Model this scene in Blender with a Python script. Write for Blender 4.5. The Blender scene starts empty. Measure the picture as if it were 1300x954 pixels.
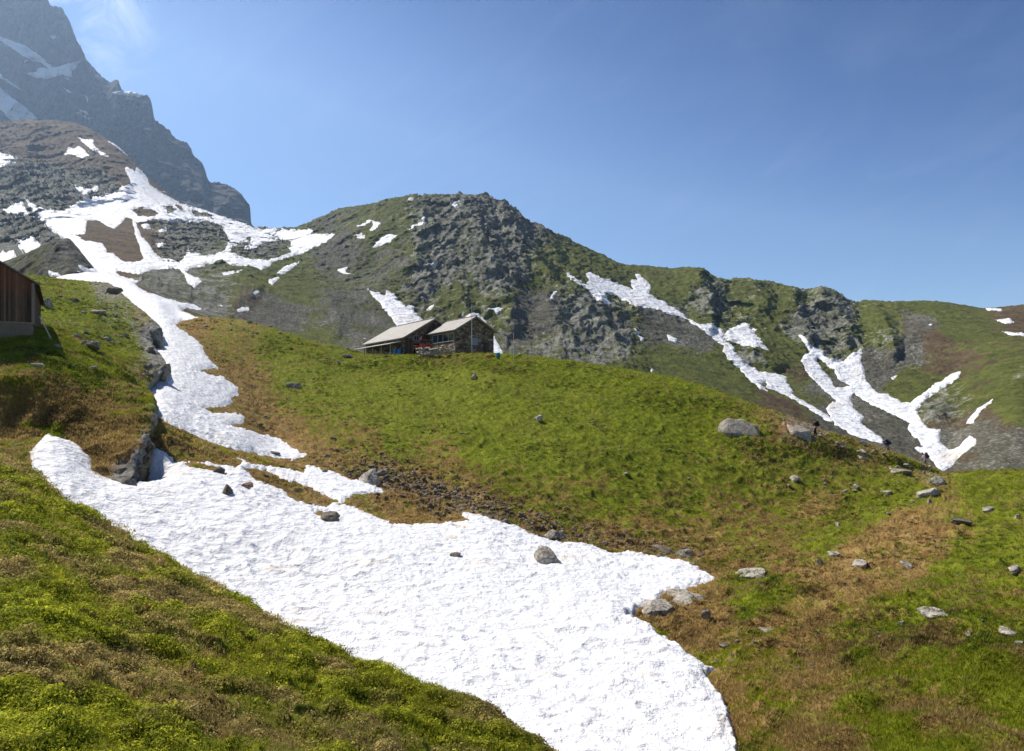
USE_HAZE = True
DENS = 1.0
import bpy, math, random
import numpy as np
from mathutils import Vector, Matrix
rng = np.random.default_rng(7)
random.seed(7)
C = bpy.context.scene.collection
SC = bpy.context.scene
F_PX, CX, HY = 867.0, 650.0, 500.0     # focal length in photo pixels, principal column, horizon row

# ------------------------------------------------------------------ helpers
def to_world(x, y, Y):
    x, y, Y = np.asarray(x, float), np.asarray(y, float), np.asarray(Y, float)
    return np.stack(np.broadcast_arrays((x - CX) / F_PX * Y, Y, (HY - y) / F_PX * Y), -1)

def to_px(W):
    Y = np.maximum(W[..., 1], 0.05)
    return W[..., 0] / Y * F_PX + CX, HY - W[..., 2] / Y * F_PX

GR = np.array([[1,1,0],[-1,1,0],[1,-1,0],[-1,-1,0],[1,0,1],[-1,0,1],[1,0,-1],[-1,0,-1],
               [0,1,1],[0,-1,1],[0,1,-1],[0,-1,-1],[1,1,0],[-1,1,0],[0,-1,1],[0,-1,-1]], np.float32)
def perlin(p, seed=0):
    sh = p.shape[:-1]
    p = p.reshape(-1, 3).astype(np.float64)
    out = np.empty(len(p), np.float32)
    for a in range(0, len(p), 400000):
        q = p[a:a+400000]
        i = np.floor(q).astype(np.int64); f = (q - i).astype(np.float32)
        u = f*f*f*(f*(f*6-15)+10)
        r = 0
        for dx in (0, 1):
            wx = u[:, 0] if dx else 1-u[:, 0]
            for dy in (0, 1):
                wy = u[:, 1] if dy else 1-u[:, 1]
                for dz in (0, 1):
                    wz = u[:, 2] if dz else 1-u[:, 2]
                    h = ((i[:, 0]+dx)*73856093) ^ ((i[:, 1]+dy)*19349663) ^ ((i[:, 2]+dz)*83492791) ^ (seed*2654435761)
                    h = (h ^ (h >> 13)) * 1274126177 & 0xffffffff
                    h = (h ^ (h >> 16)) & 15
                    g = GR[h]
                    r = r + wx*wy*wz*(g[:, 0]*(f[:, 0]-dx)+g[:, 1]*(f[:, 1]-dy)+g[:, 2]*(f[:, 2]-dz))
        out[a:a+400000] = r
    return out.reshape(sh)
def fbm(p, wl, octs=4, gain=.5, seed=0):
    s, a = 0, 1.0
    for o in range(octs):
        s = s + a*perlin(p/(wl/2**o)+o*17.3, seed+o); a *= gain
    return s
def ridged(p, wl, octs=4, gain=.5, seed=0):
    s, a, w = 0, 1.0, 1.0
    for o in range(octs):
        n = 1-np.abs(perlin(p/(wl/2**o)+o*11.7, seed+o))*2
        n = n*n
        s = s + a*n*w; w = np.clip(n*1.5, 0, 1); a *= gain
    return s-.9

def pchip(x, y, xq):
    x = np.asarray(x, float); y = np.asarray(y, float)
    h = np.diff(x); hs = h.reshape((-1,)+(1,)*(y.ndim-1)); d = np.diff(y, axis=0)/hs
    m = np.zeros_like(y)
    if len(x) > 2:
        w1 = 2*hs[1:]+hs[:-1]; w2 = hs[1:]+2*hs[:-1]
        with np.errstate(divide='ignore', invalid='ignore'):
            mm = (w1+w2)/(w1/d[:-1]+w2/d[1:])
        m[1:-1] = np.where(d[:-1]*d[1:] > 0, mm, 0)
    m[0], m[-1] = d[0], d[-1]
    k = np.clip(np.searchsorted(x, xq, side='right')-1, 0, len(x)-2)
    t = (xq-x[k])/h[k]; sh = (-1,)+(1,)*(y.ndim-1); t = t.reshape(sh); hk = h[k].reshape(sh)
    return ((1+2*t)*(1-t)**2*y[k]+t*(1-t)**2*hk*m[k]+t*t*(3-2*t)*y[k+1]+t*t*(t-1)*hk*m[k+1])

def loft(curves, xs, rows, bend=.55):
    """curves: control lines near to far, each a list of (x, y, depth) or an array of world points"""
    L = []
    for c in curves:
        if isinstance(c, np.ndarray): L.append(c); continue
        c = np.array(c, float)
        y = pchip(c[:, 0], c[:, 1], xs); Y = np.exp(pchip(c[:, 0], np.log(c[:, 2]), xs))
        L.append(to_world(xs, y, Y))
    L = np.array(L)
    s = [0.]
    for k, n in enumerate(rows): s += list(k+np.arange(1, n+1)/n)
    s = np.array(s)
    A = pchip(np.arange(len(L)), L, s)
    k = np.clip(np.floor(s).astype(int), 0, len(L)-2); t = (s-k)[:, None, None]
    B = L[k]*(1-t)+L[k+1]*t
    return A*bend+B*(1-bend), s

def normals(W):
    du = np.gradient(W, axis=1); dv = np.gradient(W, axis=0)
    n = np.cross(du, dv); n /= np.linalg.norm(n, axis=-1, keepdims=True)+1e-9
    return n

def grid_mesh(name, W, mat, attrs=None, keep=None, kind='structure', label=None, smooth=True, cat=None):
    R, Cn = W.shape[:2]
    idx = np.arange(R*Cn).reshape(R, Cn)
    q = np.stack([idx[:-1, :-1], idx[:-1, 1:], idx[1:, 1:], idx[1:, :-1]], -1).reshape(-1, 4)
    P = W.reshape(-1, 3)
    if keep is not None:
        kf = keep.reshape(-1)[q].any(1); q = q[kf]
        used = np.unique(q); rm = np.full(R*Cn, -1); rm[used] = np.arange(len(used))
        q = rm[q]; P = P[used]
        attrs = {k: v.reshape(R*Cn, -1)[used] for k, v in (attrs or {}).items()}
    if len(q) == 0: return None
    return raw_mesh(name, P, q, mat, attrs, kind, label, smooth)

def raw_mesh(name, P, q, mat, attrs=None, kind=None, label=None, smooth=True, parent=None):
    me = bpy.data.meshes.new(name); n = q.shape[1]
    me.vertices.add(len(P)); me.vertices.foreach_set('co', np.ascontiguousarray(P, np.float32).ravel())
    me.loops.add(q.size); me.loops.foreach_set('vertex_index', np.ascontiguousarray(q, np.int32).ravel())
    me.polygons.add(len(q)); me.polygons.foreach_set('loop_start', np.arange(0, q.size, n, dtype=np.int32))
    me.polygons.foreach_set('use_smooth', np.full(len(q), smooth))
    me.update(calc_edges=True)
    for k, v in (attrs or {}).items():
        v = np.asarray(v, np.float32).reshape(len(P), -1)
        if v.shape[1] == 1: me.attributes.new(k, 'FLOAT', 'POINT').data.foreach_set('value', v.ravel())
        else:
            if v.shape[1] == 3: v = np.concatenate([v, np.ones((len(v), 1), np.float32)], 1)
            me.attributes.new(k, 'FLOAT_COLOR', 'POINT').data.foreach_set('color', np.ascontiguousarray(v).ravel())
    me.materials.append(mat)
    o = bpy.data.objects.new(name, me); C.objects.link(o)
    if kind: o['kind'] = kind
    if label: o['label'] = label
    if parent: o.parent = parent
    return o

# ---------------------------------------------------------------- materials
class NT:
    def __init__(s, nt): s.nt = nt; s.n = nt.nodes; s.l = nt.links
    def add(s, t, **kw):
        nd = s.n.new(t)
        for k, v in kw.items():
            if k.startswith('i_'):
                key = k[2:].replace('_', ' ')
                if key in nd.inputs:
                    s.set(nd.inputs[key], v)
                continue
            setattr(nd, k, v)
        return nd
    def set(s, sock, v):
        if isinstance(v, bpy.types.NodeSocket): s.l.new(v, sock)
        else: sock.default_value = v
    def math(s, op, a, b=0.0, clamp=False):
        nd = s.n.new('ShaderNodeMath'); nd.operation = op; nd.use_clamp = clamp
        s.set(nd.inputs[0], a); s.set(nd.inputs[1], b); return nd.outputs[0]
    def step(s, v, a, b):
        nd = s.n.new('ShaderNodeMapRange'); nd.interpolation_type = 'SMOOTHSTEP'
        s.set(nd.inputs[0], v); s.set(nd.inputs[1], a); s.set(nd.inputs[2], b); return nd.outputs[0]
    def mix(s, f, a, b, mode='MIX'):
        nd = s.n.new('ShaderNodeMix'); nd.data_type = 'RGBA'; nd.blend_type = mode
        s.set(nd.inputs[0], f); s.set(nd.inputs[6], a); s.set(nd.inputs[7], b); return nd.outputs[2]
    def noise(s, vec, scale, detail=5, rough=.6, dist=0.):
        nd = s.n.new('ShaderNodeTexNoise'); s.set(nd.inputs['Vector'], vec)
        nd.inputs['Scale'].default_value = scale; nd.inputs['Detail'].default_value = detail
        nd.inputs['Roughness'].default_value = rough; nd.inputs['Distortion'].default_value = dist
        return nd.outputs['Fac']
    def ramp(s, f, stops):
        nd = s.n.new('ShaderNodeValToRGB'); s.set(nd.inputs[0], f); cr = nd.color_ramp
        while len(cr.elements) < len(stops): cr.elements.new(.5)
        for e, (p, c) in zip(cr.elements, stops): e.position = p; e.color = (*c, 1)
        return nd.outputs[0]
    def scale(s, vec, v):
        nd = s.n.new('ShaderNodeVectorMath'); nd.operation = 'MULTIPLY'; s.set(nd.inputs[0], vec); nd.inputs[1].default_value = v
        return nd.outputs[0]

def new_mat(name, rough=.9, spec=.2):
    m = bpy.data.materials.new(name); m.use_nodes = True
    t = NT(m.node_tree); b = t.n['Principled BSDF']
    b.inputs['Roughness'].default_value = rough; b.inputs['Specular IOR Level'].default_value = spec
    co = t.n.new('ShaderNodeTexCoord').outputs['Object']
    return m, t, b, co
def bump(t, b, h, dist, strength=1.):
    nd = t.n.new('ShaderNodeBump'); t.set(nd.inputs['Height'], h); nd.inputs['Distance'].default_value = dist
    nd.inputs['Strength'].default_value = strength; t.l.new(nd.outputs[0], b.inputs['Normal'])

def simple(name, col, var=.25, scale=3., rough=.8, spec=.2, metal=0., dark=None, bumpd=.01, stretch=(1, 1, 1)):
    m, t, b, co = new_mat(name, rough, spec)
    b.inputs['Metallic'].default_value = metal
    v = t.scale(co, stretch)
    n = t.noise(v, scale, 6, .65); n2 = t.noise(v, scale*7, 5, .6)
    d = dark or tuple(c*(1-var) for c in col); l = tuple(min(1, c*(1+var)) for c in col)
    f = t.math('ADD', t.math('MULTIPLY', n, .6), t.math('MULTIPLY', n2, .4))
    c = t.ramp(f, [(.32, d), (.5, col), (.68, l)]); t.l.new(c, b.inputs['Base Color'])
    if bumpd: bump(t, b, f, bumpd)
    return m

def terrain_mat(name, sc, green, dry, rock, scree, bumpd, stretch=(1, 1, 1), rockcover=1.0):
    """four covers weighted by the 'zone' attribute and broken up by noise of the place itself"""
    m, t, b, co = new_mat(name, .95, .08)
    at = t.n.new('ShaderNodeAttribute'); at.attribute_name = 'zone'
    sp = t.n.new('ShaderNodeSeparateColor'); t.l.new(at.outputs['Color'], sp.inputs[0])
    g, d, r, s = sp.outputs[0], sp.outputs[1], sp.outputs[2], at.outputs['Alpha']
    v = t.scale(co, stretch)
    nA = t.noise(v, sc*.12, 5, .6, .5); nB = t.noise(v, sc, 8, .68); nC = t.noise(v, sc*5.3, 6, .7); nD = t.noise(v, sc*.35, 7, .65, 1.)
    cm = lambda w: t.math('MULTIPLY', t.math('SUBTRACT', w, .5), 1.0)
    green_c = t.ramp(t.math('ADD', t.math('MULTIPLY', nB, .5), t.math('MULTIPLY', nC, .5)), green)
    dry_c = t.ramp(t.math('ADD', t.math('MULTIPLY', nD, .45), t.math('MULTIPLY', nC, .55)), dry)
    rock_c = t.ramp(t.math('ADD', t.math('MULTIPLY', nB, .55), t.math('MULTIPLY', nC, .45)), rock)
    scree_c = t.ramp(t.math('ADD', t.math('MULTIPLY', nD, .3), t.math('MULTIPLY', nC, .7)), scree)
    tot = t.math('ADD', t.math('ADD', g, d), .001)
    mg = t.step(t.math('ADD', t.math('DIVIDE', g, tot), t.math('ADD', t.math('MULTIPLY', cm(nD), 1.7), t.math('MULTIPLY', cm(nB), .9))), .38, .62)
    soil = t.mix(mg, dry_c, green_c)
    ms = t.step(t.math('ADD', s, t.math('ADD', t.math('MULTIPLY', cm(nD), 1.3), t.math('MULTIPLY', cm(nC), .7))), .38, .6)
    soil = t.mix(ms, soil, scree_c)
    mr = t.step(t.math('ADD', t.math('MULTIPLY', r, rockcover), t.math('ADD', t.math('MULTIPLY', cm(nB), 1.6), t.math('MULTIPLY', cm(nC), .6))), .5, .68)
    c = t.mix(mr, soil, rock_c)
    c = t.mix(1., c, t.ramp(nA, [(.3, (.8, .8, .8)), (.7, (1.15, 1.15, 1.15))]), 'MULTIPLY')
    t.l.new(c, b.inputs['Base Color'])
    bump(t, b, t.math('ADD', nB, t.math('MULTIPLY', nC, .5)), bumpd)
    return m

def snow_mat(name, sc):
    m, t, b, co = new_mat(name, .65, .25)
    n = t.noise(co, sc*.25, 6, .6, 1.5); n2 = t.noise(t.scale(co, (1, .6, 1)), sc*3, 6, .7)
    base = t.mix(t.step(n, .56, .74), (.71, .72, .745, 1), (.64, .57, .49, 1))
    sp = t.step(n2, .66, .74)
    c = t.mix(t.math('MULTIPLY', sp, .35), base, (.42, .36, .28, 1))
    t.l.new(c, b.inputs['Base Color'])
    bump(t, b, t.math('ADD', t.noise(co, sc*2.2, 5, .6), t.math('MULTIPLY', n2, .3)), .25/sc)
    return m

GREEN = [(.34, (.032, .040, .005)), (.45, (.10, .13, .009)), (.55, (.165, .185, .014)), (.68, (.28, .25, .05))]
DRY = [(.34, (.06, .034, .013)), (.45, (.18, .108, .036)), (.55, (.30, .20, .075)), (.68, (.44, .34, .18))]
ROCK = [(.33, (.035, .034, .03)), (.46, (.15, .145, .13)), (.56, (.27, .26, .235)), (.68, (.42, .40, .36))]
SCREE = [(.35, (.05, .045, .04)), (.5, (.13, .12, .105)), (.65, (.25, .235, .21))]
M_HILL = terrain_mat('alpine_turf', 2.2, GREEN, DRY, ROCK, SCREE, .12)
GREENM = [(.34, (.030, .032, .012)), (.46, (.070, .080, .020)), (.56, (.112, .122, .027)), (.68, (.19, .18, .08))]
DRYM = [(.34, (.045, .033, .020)), (.5, (.115, .082, .046)), (.66, (.20, .15, .09))]
ROCKM = [(.35, (.026, .026, .020)), (.46, (.085, .087, .068)), (.55, (.17, .17, .14)), (.66, (.34, .335, .29))]
SCREEM = [(.37, (.028, .028, .020)), (.47, (.075, .074, .055)), (.54, (.105, .10, .078)), (.64, (.24, .23, .20))]
up = lambda st, k=1.2: [(p, tuple(c*k for c in cc)) for p, cc in st]
GREENM, ROCKM, SCREEM = up(GREENM, 1.12), up(ROCKM, 1.25), up(SCREEM)
M_MOUNT = terrain_mat('mountain_cover', .14, GREENM, DRYM, ROCKM, SCREEM, 2.6, (1, .62, .62), .88)
M_CLIFF = terrain_mat('cliff_rock', .05, GREENM, DRYM, [(.37, (.014, .014, .015)), (.46, (.038, .038, .039)), (.54, (.075, .074, .07)), (.64, (.17, .165, .155))], SCREEM, 6., (1, 1, .35))
M_SNOW = snow_mat('snow', 1.2)
M_SNOWFAR = snow_mat('old_snow', .06)

# --------------------------------------------------------------- snow outlines (traced, later laid on the terrain)
S_LOW = [(40,590),(38,575),(50,560),(64,547),(75,553),(95,562),(115,575),(130,590),(150,602),(168,606),(180,600),(188,578),(194,560),(207,562),(222,572),(237,577),(259,585),(281,590),(300,593),(308,586),(298,581),(323,588),(348,592),(367,597),(385,600),(390,591),(409,597),(429,600),(446,608),(466,614),(490,625),(471,627),(449,627),(436,636),(430,641),(453,645),(473,655),(498,665),(524,668),(535,665),(558,665),(572,661),(595,661),(584,655),(590,650),(607,652),(629,660),(658,668),(681,680),(703,687),(738,691),(776,701),(811,702),(829,706),(850,710),(873,715),(889,723),(908,734),(889,742),(866,749),(843,753),(834,763),(813,771),(800,784),(822,795),(838,808),(862,822),(875,833),(896,846),(915,850),(896,858),(905,870),(918,890),(930,925),(938,960),(950,1010),(960,1160),(300,1160),(520,885),(400,835),(300,785),(200,730),(100,672),(60,645)]
H_LOW = [
 [(311,596),(338,597),(357,607),(387,615),(409,626),(429,636),(414,644),(394,642),(372,633),(357,621),(338,615),(323,608)],
 [(397,647),(421,651),(439,661),(421,659),(400,652)],
 [(237,581),(252,585),(271,592),(285,597),(284,602),(266,599),(249,590)]]
S_MAIN = [(32,251),(47,263),(61,267),(81,268),(88,262),(108,253),(134,249),(134,246),(149,242),(152,238),(166,233),(165,228),(159,218),(157,213),(161,211),(171,218),(174,213),(179,218),(186,224),(188,231),(200,241),(222,255),(241,262),(264,266),(281,272),(301,279),(318,288),(332,291),(356,292),(371,292),(393,291),(403,296),(425,298),(413,308),(400,314),(386,320),(357,330),(347,332),(343,338),(332,342),(318,338),(295,337),(281,331),(256,337),(239,342),(235,345),(249,352),(262,360),(252,360),(247,365),(237,357),(234,347),(225,340),(200,342),(191,343),(176,347),(149,344),(147,347),(162,354),(176,358),(169,360),(186,370),(206,378),(220,381),(246,387),(262,391),(262,394),(237,392),(232,395),(251,403),(230,408),(220,412),(235,421),(251,432),(258,440),(262,451),(271,463),(281,469),(265,469),(253,471),(269,477),(283,478),(292,485),(304,492),(303,502),(292,506),(296,511),(285,516),(262,516),(258,519),(269,525),(299,524),(311,528),(308,537),(285,539),(311,545),(341,553),(368,565),(378,574),(390,578),(373,584),(354,582),(331,577),(308,574),(285,568),(262,560),(239,549),(216,538),(202,530),(180,525),(160,480),(165,440),(170,410),(140,390),(100,372),(70,360),(60,330),(85,310),(74,298),(64,292),(56,282),(39,267)]
H_MAIN = [
 [(110,280),(122,280),(145,290),(152,285),(159,275),(168,278),(172,300),(178,315),(183,329),(169,333),(157,331),(145,322),(135,322),(135,317),(130,309),(110,306),(93,298),(107,297),(108,289)],
 [(172,283),(200,279),(225,281),(241,282),(261,282),(271,284),(281,288),(285,294),(292,306),(286,318),(274,322),(259,325),(242,320),(239,317),(234,328),(228,333),(208,330),(196,322),(190,312),(180,300)],
 [(295,312),(310,307),(320,309),(310,316),(325,316),(334,309),(349,306),(362,311),(371,320),(357,325),(340,330),(318,329),(301,325),(290,317)],
 [(167,267),(178,263),(195,267),(201,272),(191,276),(176,275)],[(209,262),(218,261),(222,268),(212,270)],[(221,261),(226,261),(233,267),(228,266)],
 [(243,267),(256,270),(272,275),(258,276),(247,275)],[(352,306),(360,304),(370,308),(368,313),(358,311)],[(343,301),(350,300),(354,303),(346,305)],[(312,303),(318,302),(318,306),(313,306)]]
S_UP = [
 [(178,285),(188,284),(192,290),(184,292)],[(200,292),(210,290),(212,294),(203,296)],[(197,310),(207,307),(212,311),(203,314)],
 [(352,347),(362,338),(381,332),(369,343),(359,348)],[(341,354),(354,353),(346,362),(341,359)],[(281,346),(312,343),(295,348),(283,350)],[(322,370),(330,369),(322,375)],
 [(299,393),(311,389),(319,393),(310,396),(301,397)],[(302,404),(313,400),(331,403),(316,407)],[(269,389),(283,387),(285,394),(299,402),(290,402),(276,396)],
 [(454,287),(471,280),(463,286)],[(473,281),(483,283),(476,291),(469,292),(474,287)],[(482,285),(498,280),(488,285)],[(450,300),(462,294),(458,299)],[(453,303),(464,297),(463,302)],
 [(469,317),(478,308),(485,301),(493,297),(507,298),(495,307),(481,313)],[(517,292),(525,285),(540,281),(527,288)],[(535,277),(544,274),(539,279)],
 [(574,255),(584,255),(581,260),(580,266),(574,260)],[(512,253),(525,252),(520,255)],[(541,332),(549,336),(556,332),(552,341)],[(425,343),(444,339),(436,344),(449,349),(434,347)],
 [(465,366),(475,371),(490,376),(490,368),(501,374),(507,384),(515,389),(525,388),(526,397),(538,408),(532,424),(508,422),(499,405),(482,384),(472,376)],
 [(540,393),(551,387),(547,393)],[(587,403),(602,396),(611,402),(617,409),(622,420),(628,431),(634,440),(640,454),(625,462),(615,440),(600,420),(590,408)],
 [(612,388),(623,390),(638,390),(631,399),(627,394)],[(440,413),(451,414),(449,417)],[(452,422),(460,427),(468,432),(462,431)],[(698,379),(703,371),(707,369),(702,379)],
 [(716,345),(722,347),(735,356),(743,361),(747,356),(744,347),(749,345),(763,353),(773,355),(785,361),(798,364),(803,367),(800,354),(810,355),(805,347),(812,349),(822,357),(826,366),(823,372),(832,378),(845,383),(847,387),(862,394),(873,403),(888,412),(896,412),(906,410),(909,414),(921,423),(924,420),(931,415),(943,410),(939,406),(951,411),(954,417),(965,419),(956,420),(965,431),(976,445),(963,441),(948,440),(929,434),(917,428),(922,436),(931,440),(936,451),(951,463),(971,473),(992,475),(998,478),(1000,488),(1009,498),(1004,499),(1015,506),(1032,515),(1049,526),(1056,535),(1049,534),(1029,520),(1015,512),(998,502),(980,495),(966,487),(975,497),(965,493),(951,481),(938,468),(917,446),(919,439),(907,431),(892,419),(880,412),(866,403),(849,399),(839,393),(822,391),(808,389),(796,384),(786,379),(778,374),(763,372),(768,377),(778,386),(774,387),(764,381),(763,384),(751,372),(741,364),(730,359)],
 [(1012,424),(1020,426),(1031,439),(1042,443),(1047,448),(1046,453),(1063,458),(1075,456),(1078,452),(1091,446),(1092,441),(1095,448),(1093,459),(1099,472),(1097,481),(1113,498),(1127,501),(1145,511),(1155,511),(1171,500),(1189,486),(1208,475),(1221,471),(1217,480),(1194,495),(1180,504),(1164,521),(1171,537),(1182,546),(1194,546),(1193,562),(1204,571),(1217,567),(1231,552),(1241,559),(1235,567),(1221,578),(1208,592),(1196,600),(1180,582),(1159,567),(1173,567),(1157,551),(1152,544),(1155,537),(1129,523),(1115,518),(1095,507),(1083,499),(1080,508),(1083,518),(1097,530),(1092,537),(1106,546),(1118,555),(1127,565),(1106,560),(1083,552),(1060,539),(1049,519),(1056,511),(1063,509),(1049,498),(1036,485),(1024,471),(1018,458),(1022,451),(1029,446)],
 [(968,415),(976,415),(972,417)],[(980,447),(990,451),(984,450)],[(928,396),(936,403),(930,399)],[(1226,538),(1231,528),(1244,518),(1261,507),(1244,523),(1235,537)],
 [(1249,391),(1272,392),(1271,395),(1255,394)],[(1264,406),(1281,405),(1288,410),(1277,412)],[(1272,421),(1300,423),(1350,428),(1300,427),(1280,424)],[(1172,415),(1187,408),(1182,414)],[(1130,479),(1139,477),(1134,482)],
 [(805,417),(812,424),(819,434),(814,432),(808,424)],[(848,425),(860,431),(858,435),(849,431)],[(826,466),(830,470),(827,473)],
 [(98,174),(118,178),(119,184),(125,190),(138,199),(128,196),(118,191),(108,183)],[(88,187),(94,190),(100,185),(112,197),(105,200),(95,197),(81,196)],[(134,178),(152,187),(173,201),(162,198),(145,185)],
 [(-60,185),(0,193),(20,202),(0,213),(-60,230)],[(95,235),(108,240),(126,236),(125,242),(108,247),(96,242)],[(2,267),(19,260),(27,255),(34,268),(45,276),(25,272),(15,272)],
 [(23,306),(42,301),(52,313),(36,321),(25,315)],[(-60,335),(0,322),(16,316),(21,326),(0,334),(-60,350)],[(190,230),(199,236),(193,234)],[(204,241),(212,246),(206,244)]]
H_UP = [[(1035,453),(1042,456),(1058,470),(1064,482),(1080,490),(1061,492),(1056,482),(1042,467)],[(965,488),(971,485),(977,491),(968,492)]]
S_MOUND = [[(60,342),(74,348),(78,353),(63,352)],[(96,346),(103,349),(111,353),(107,343),(98,330),(108,336),(124,341),(150,360),(158,378),(130,364),(110,358)]]
S_CLIFF = [[(-80,20),(0,47),(10,51),(34,59),(54,73),(68,87),(88,81),(102,78),(91,91),(92,98),(76,95),(59,101),(42,98),(34,93),(46,91),(47,85),(63,88),(52,80),(41,78),(30,71),(10,58),(0,52),(-80,40)],
 [(76,96),(97,104),(85,102)],[(0,93),(17,107),(31,117),(10,105),(-20,90)],[(-80,80),(0,110),(8,118),(17,126),(30,135),(54,156),(34,158),(17,157),(5,144),(0,140),(-80,130)],
 [(107,120),(112,124),(111,130)],[(101,140),(110,142),(115,154),(108,149)],[(81,112),(91,118),(86,117)],[(141,118),(156,115),(183,120),(176,123),(159,121)],[(112,88),(118,94),(114,92)],[(64,45),(71,47),(67,49)]]

PX0, PY0, PW, PH = -260, -60, 1840, 1260
def sdf_map(polys, holes=()):
    """signed distance (photo pixels, >0 inside) of a set of outlines on a 1 px raster"""
    def one(poly, base, m=26):
        p = np.array(poly, float); x0, y0 = np.floor(p.min(0)-m).astype(int); x1, y1 = np.ceil(p.max(0)+m).astype(int)
        x0, y0 = max(x0, PX0), max(y0, PY0); x1, y1 = min(x1, PX0+PW-1), min(y1, PY0+PH-1)
        gx, gy = np.meshgrid(np.arange(x0, x1+1), np.arange(y0, y1+1)); gx = gx.astype(np.float32); gy = gy.astype(np.float32)
        d = np.full(gx.shape, 1e9, np.float32); ins = np.zeros(gx.shape, bool)
        for a, b in zip(p, np.roll(p, -1, 0)):
            bx0, bx1 = int(max(min(a[0], b[0])-m-x0, 0)), int(max(max(a[0], b[0])+m-x0, 0))+1
            by0, by1 = int(max(min(a[1], b[1])-m-y0, 0)), int(max(max(a[1], b[1])+m-y0, 0))+1
            sx, sy = gx[by0:by1, bx0:bx1], gy[by0:by1, bx0:bx1]
            e = b-a; L = (e**2).sum()+1e-9
            t = np.clip(((sx-a[0])*e[0]+(sy-a[1])*e[1])/L, 0, 1)
            d[by0:by1, bx0:bx1] = np.minimum(d[by0:by1, bx0:bx1], (sx-a[0]-t*e[0])**2+(sy-a[1]-t*e[1])**2)
            if a[1] != b[1]:
                r0, r1 = sorted((a[1], b[1])); rr = (gy[:, 0] >= r0) & (gy[:, 0] < r1); yy = gy[rr]
                ins[rr] ^= gx[rr] < a[0]+(yy-a[1])/(b[1]-a[1])*(b[0]-a[0])
        d = np.sqrt(np.minimum(d, m*m)); d = np.where(ins, d, -d)
        return (slice(y0-PY0, y1-PY0+1), slice(x0-PX0, x1-PX0+1)), d
    S = np.full((PH, PW), -26., np.float32)
    for p in polys:
        sl, d = one(p, S); S[sl] = np.maximum(S[sl], d)
    for p in holes:
        sl, d = one(p, S); S[sl] = np.minimum(S[sl], -d)
    return S
def sample(M, px, py):
    x = np.clip(px-PX0, 0, PW-1.01); y = np.clip(py-PY0, 0, PH-1.01)
    i, j = x.astype(int), y.astype(int); fx, fy = x-i, y-j
    if M.ndim == 3: fx, fy = fx[..., None], fy[..., None]
    return M[j, i]*(1-fx)*(1-fy)+M[j, i+1]*fx*(1-fy)+M[j+1, i]*(1-fx)*fy+M[j+1, i+1]*fx*fy
def zone_map(samples):
    s = np.array(samples, float); st = 8
    gx, gy = np.meshgrid(np.arange(0, PW, st)+PX0, np.arange(0, PH, st)+PY0)
    w = 1/(((gx[..., None]-s[:, 0])**2+((gy[..., None]-s[:, 1])*1.25)**2)+60)**1.9
    z = (w[..., None]*s[:, 2:6]).sum(-2)/w.sum(-1)[..., None]
    ii = np.arange(PW)/st; jj = np.arange(PH)/st
    i0 = np.minimum(ii.astype(int), z.shape[1]-2); j0 = np.minimum(jj.astype(int), z.shape[0]-2)
    fi = np.minimum(ii-i0, 1)[None, :, None]; fj = np.minimum(jj-j0, 1)[:, None, None]
    a = z[j0][:, i0]*(1-fi)+z[j0][:, i0+1]*fi; b = z[j0+1][:, i0]*(1-fi)+z[j0+1][:, i0+1]*fi
    return (a*(1-fj)+b*fj).astype(np.float32)
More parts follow.
